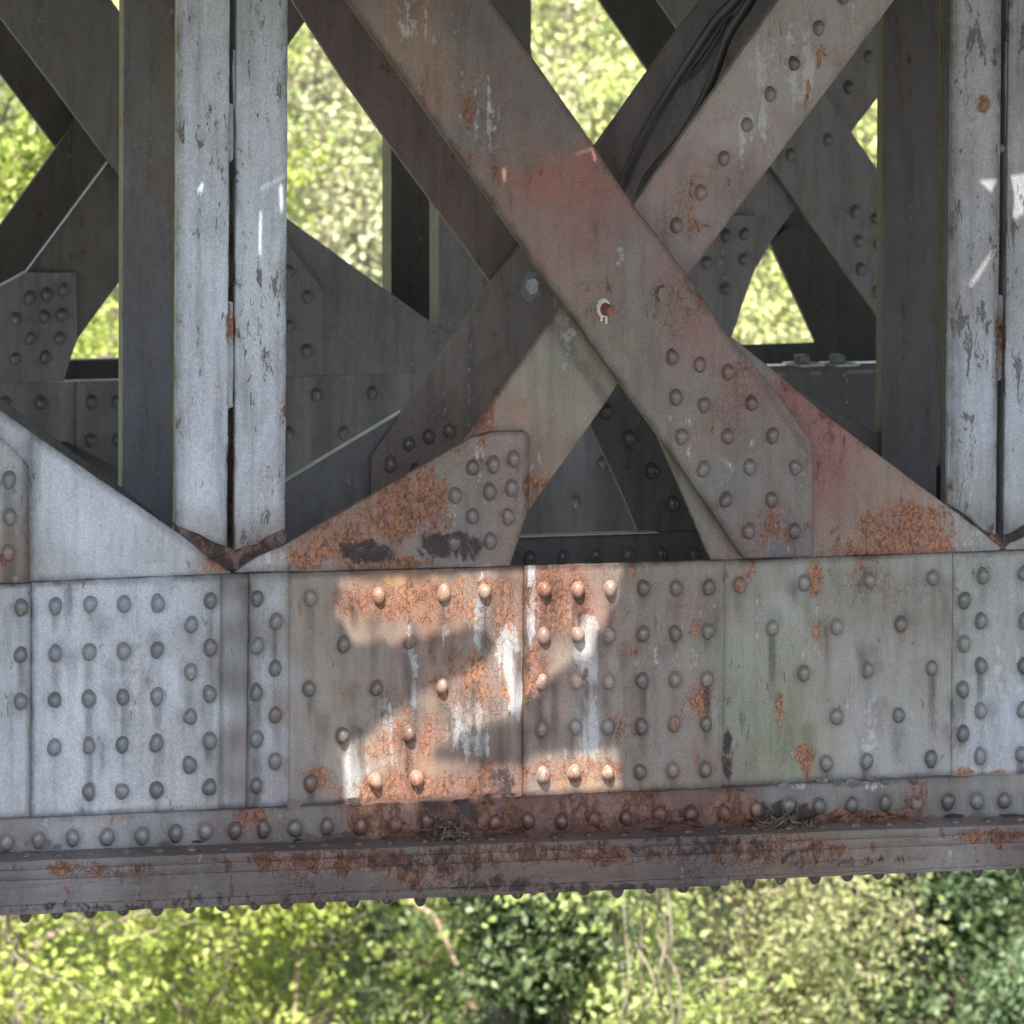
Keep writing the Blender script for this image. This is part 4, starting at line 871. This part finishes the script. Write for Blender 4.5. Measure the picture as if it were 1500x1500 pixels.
T.append(('evergreen_tree', 1610, 26.0, 6.7, .48, 16, L_EVG, 'dark blue-green evergreen tree in the lower right corner', dict(leaf=.034, per=14, scatter=.08, kids=(44, 7, 6))))
for k_, (x_, d_) in enumerate(((60, 31), (330, 32), (600, 30.5), (850, 31.5), (1100, 32.5), (1380, 30.5))):
    T.append(('holly_shrub', x_, d_, 3.0, .9, 41 + k_, (L_MID, L_MID, L_IVY, L_MID, L_OLV, L_DRK)[k_], ('mid-green shrub behind the lower left tree', 'mid-green shrub behind the slim yellow-green tree', 'dark shrub directly behind the ivy-covered trunk', 'mid-green shrub behind the drooping pale foliage',
              'olive shrub behind the dry hanging twigs', 'dark shrub behind the lower right evergreen')[k_], dict(leaf=.05, per=6, scatter=.13, kids=(26, 8, 6), cat='shrub', group='undergrowth shrubs')))
# behind, rising up the slope
T.append(('ash_tree', -60, 36.0, 10.0, 3.6, 21, L_HZY, 'yellow-green tree seen through the left edge lattice gaps', dict(leaf=.048, per=10, kids=(30, 7, 6), face=1.2)))
T.append(('ash_tree', 190, 34.0, 9.5, 2.6, 22, L_HZY, 'yellow-green tree behind the left post, seen in the small gap beside it', dict(leaf=.048, per=10, kids=(30, 7, 6), face=1.2)))
T.append(('ash_tree', 520, 37.0, 10.5, 3.8, 23, L_HAZ, 'pale twiggy tree seen in the tall gap right of the left post', dict(leaf=.048, per=8, kids=(30, 7, 6), face=1.2)))
T.append(('ash_tree', 760, 38.0, 10.5, 3.4, 24, L_HAZ, 'pale green tree standing behind the ivy-covered trunk', dict(leaf=.048, per=10, kids=(30, 7, 6), face=1.2)))
T.append(('ash_tree', 870, 40.0, 11.5, 3.2, 25, L_HAZ, 'pale hazy tree seen in the gap above the brace crossing', dict(leaf=.05, per=10, kids=(30, 7, 6), face=1.2)))
T.append(('ash_tree', 1130, 34.0, 9.5, 2.6, 26, L_HZY, 'yellow-green tree seen through the small triangular gap in the far truss', dict(leaf=.048, per=10, kids=(30, 7, 6), face=1.2)))
T.append(('ash_tree', 1330, 38.0, 11.0, 3.8, 27, L_HZY, 'yellow-green tree seen in the narrow gap beside the right post', dict(leaf=.05, per=10, kids=(30, 7, 6), face=1.2)))
T.append(('evergreen_tree', 1700, 31.0, 5.5, .6, 28, L_EVG, 'dark evergreen tree at the right edge, behind the first evergreen', dict(leaf=.048, per=10, kids=(30, 7, 6), face=1.2)))
T.append(('ash_tree', 300, 48.0, 12.0, 4.6, 31, L_HAZ, 'pale hazy tree farthest up the slope at upper left', dict(leaf=.065, per=10, kids=(30, 7, 6), face=1.2)))
T.append(('ash_tree', 1000, 52.0, 12.0, 4.8, 32, L_HAZ, 'pale hazy tree farthest up the slope right of centre', dict(leaf=.065, per=10, kids=(30, 7, 6), face=1.2)))
T.append(('ash_tree', 650, 50.0, 12.0, 4.8, 33, L_HZY, 'hazy yellow-green tree farthest up the slope in the middle', dict(leaf=.065, per=10, kids=(30, 7, 6), face=1.2)))
T.append(('birch_tree', 480, 30.5, 9.0, 1.5, 51, L_HAZ, 'pale fine-leaved tree nearest behind the tall gap right of the left post', dict(leaf=.036, per=5, kids=(40, 7, 6), face=.45, thick=.005)))
T.append(('birch_tree', 880, 31.0, 9.3, 1.4, 52, L_HAZ, 'pale fine-leaved tree nearest behind the gap above the brace crossing', dict(leaf=.036, per=5, kids=(40, 7, 6), face=.45, thick=.005)))
T.append(('birch_tree', 1165, 30.0, 8.6, 1.4, 53, L_HZY, 'yellow fine-leaved tree nearest behind the small triangular gap', dict(leaf=.04, per=6, kids=(40, 7, 6), face=.9, thick=.005)))
for nm, x, dist, H, sp_, seed, lm, lb, kw in T:
    b = gpos(x, dist)
    if dist < 30: b.z = min(b.z, hz(b.x, b.y) - .1)
    o_, _ = tree(nm, b, H, sp_, seed, lm, lb, **kw)
    if seed == 13:                               # bent tan limb and hanging vine stems on the ivy-covered tree
        for nm2, pl in (('dead_limb', [(560, 1290, 27), (610, 1325, 26.6), (640, 1350, 26.4), (662, 1400, 26.3), (682, 1445, 26.2), (686, 1470, 26.2), (664, 1530, 26.2)]), ('dead_limb', [(684, 1468, 26.2), (720, 1500, 26.1), (760, 1540, 26.0)]), ('vine', [(430, 1300, 26.5), (436, 1400, 26.5), (428, 1560, 26.4)])):
            bm = bmesh.new(); tube(bm, smooth_pts([D(*q) - b for q in pl]), .016, .009, 7)
            me = bpy.data.meshes.new(nm2); bm.to_mesh(me); bm.free(); me.materials.append(M_TAN); me.polygons.foreach_set('use_smooth', [True] * len(me.polygons)); new_obj(nm2, me, o_)
    if seed == 14:
        for q_ in range(7):
            x_ = 900 + q_ * 12 + rnd.uniform(-6, 6); bm = bmesh.new()
            tube(bm, smooth_pts([D(x_ + rnd.uniform(-10, 10) + j * rnd.uniform(-3, 9), 1230 + j * 70, 24.4 + rnd.uniform(-.1, .1)) - b for j in range(6)]), .007, .005, 5)
            me = bpy.data.meshes.new('vine'); bm.to_mesh(me); bm.free(); me.materials.append(M_BARK); new_obj('vine', me, o_)
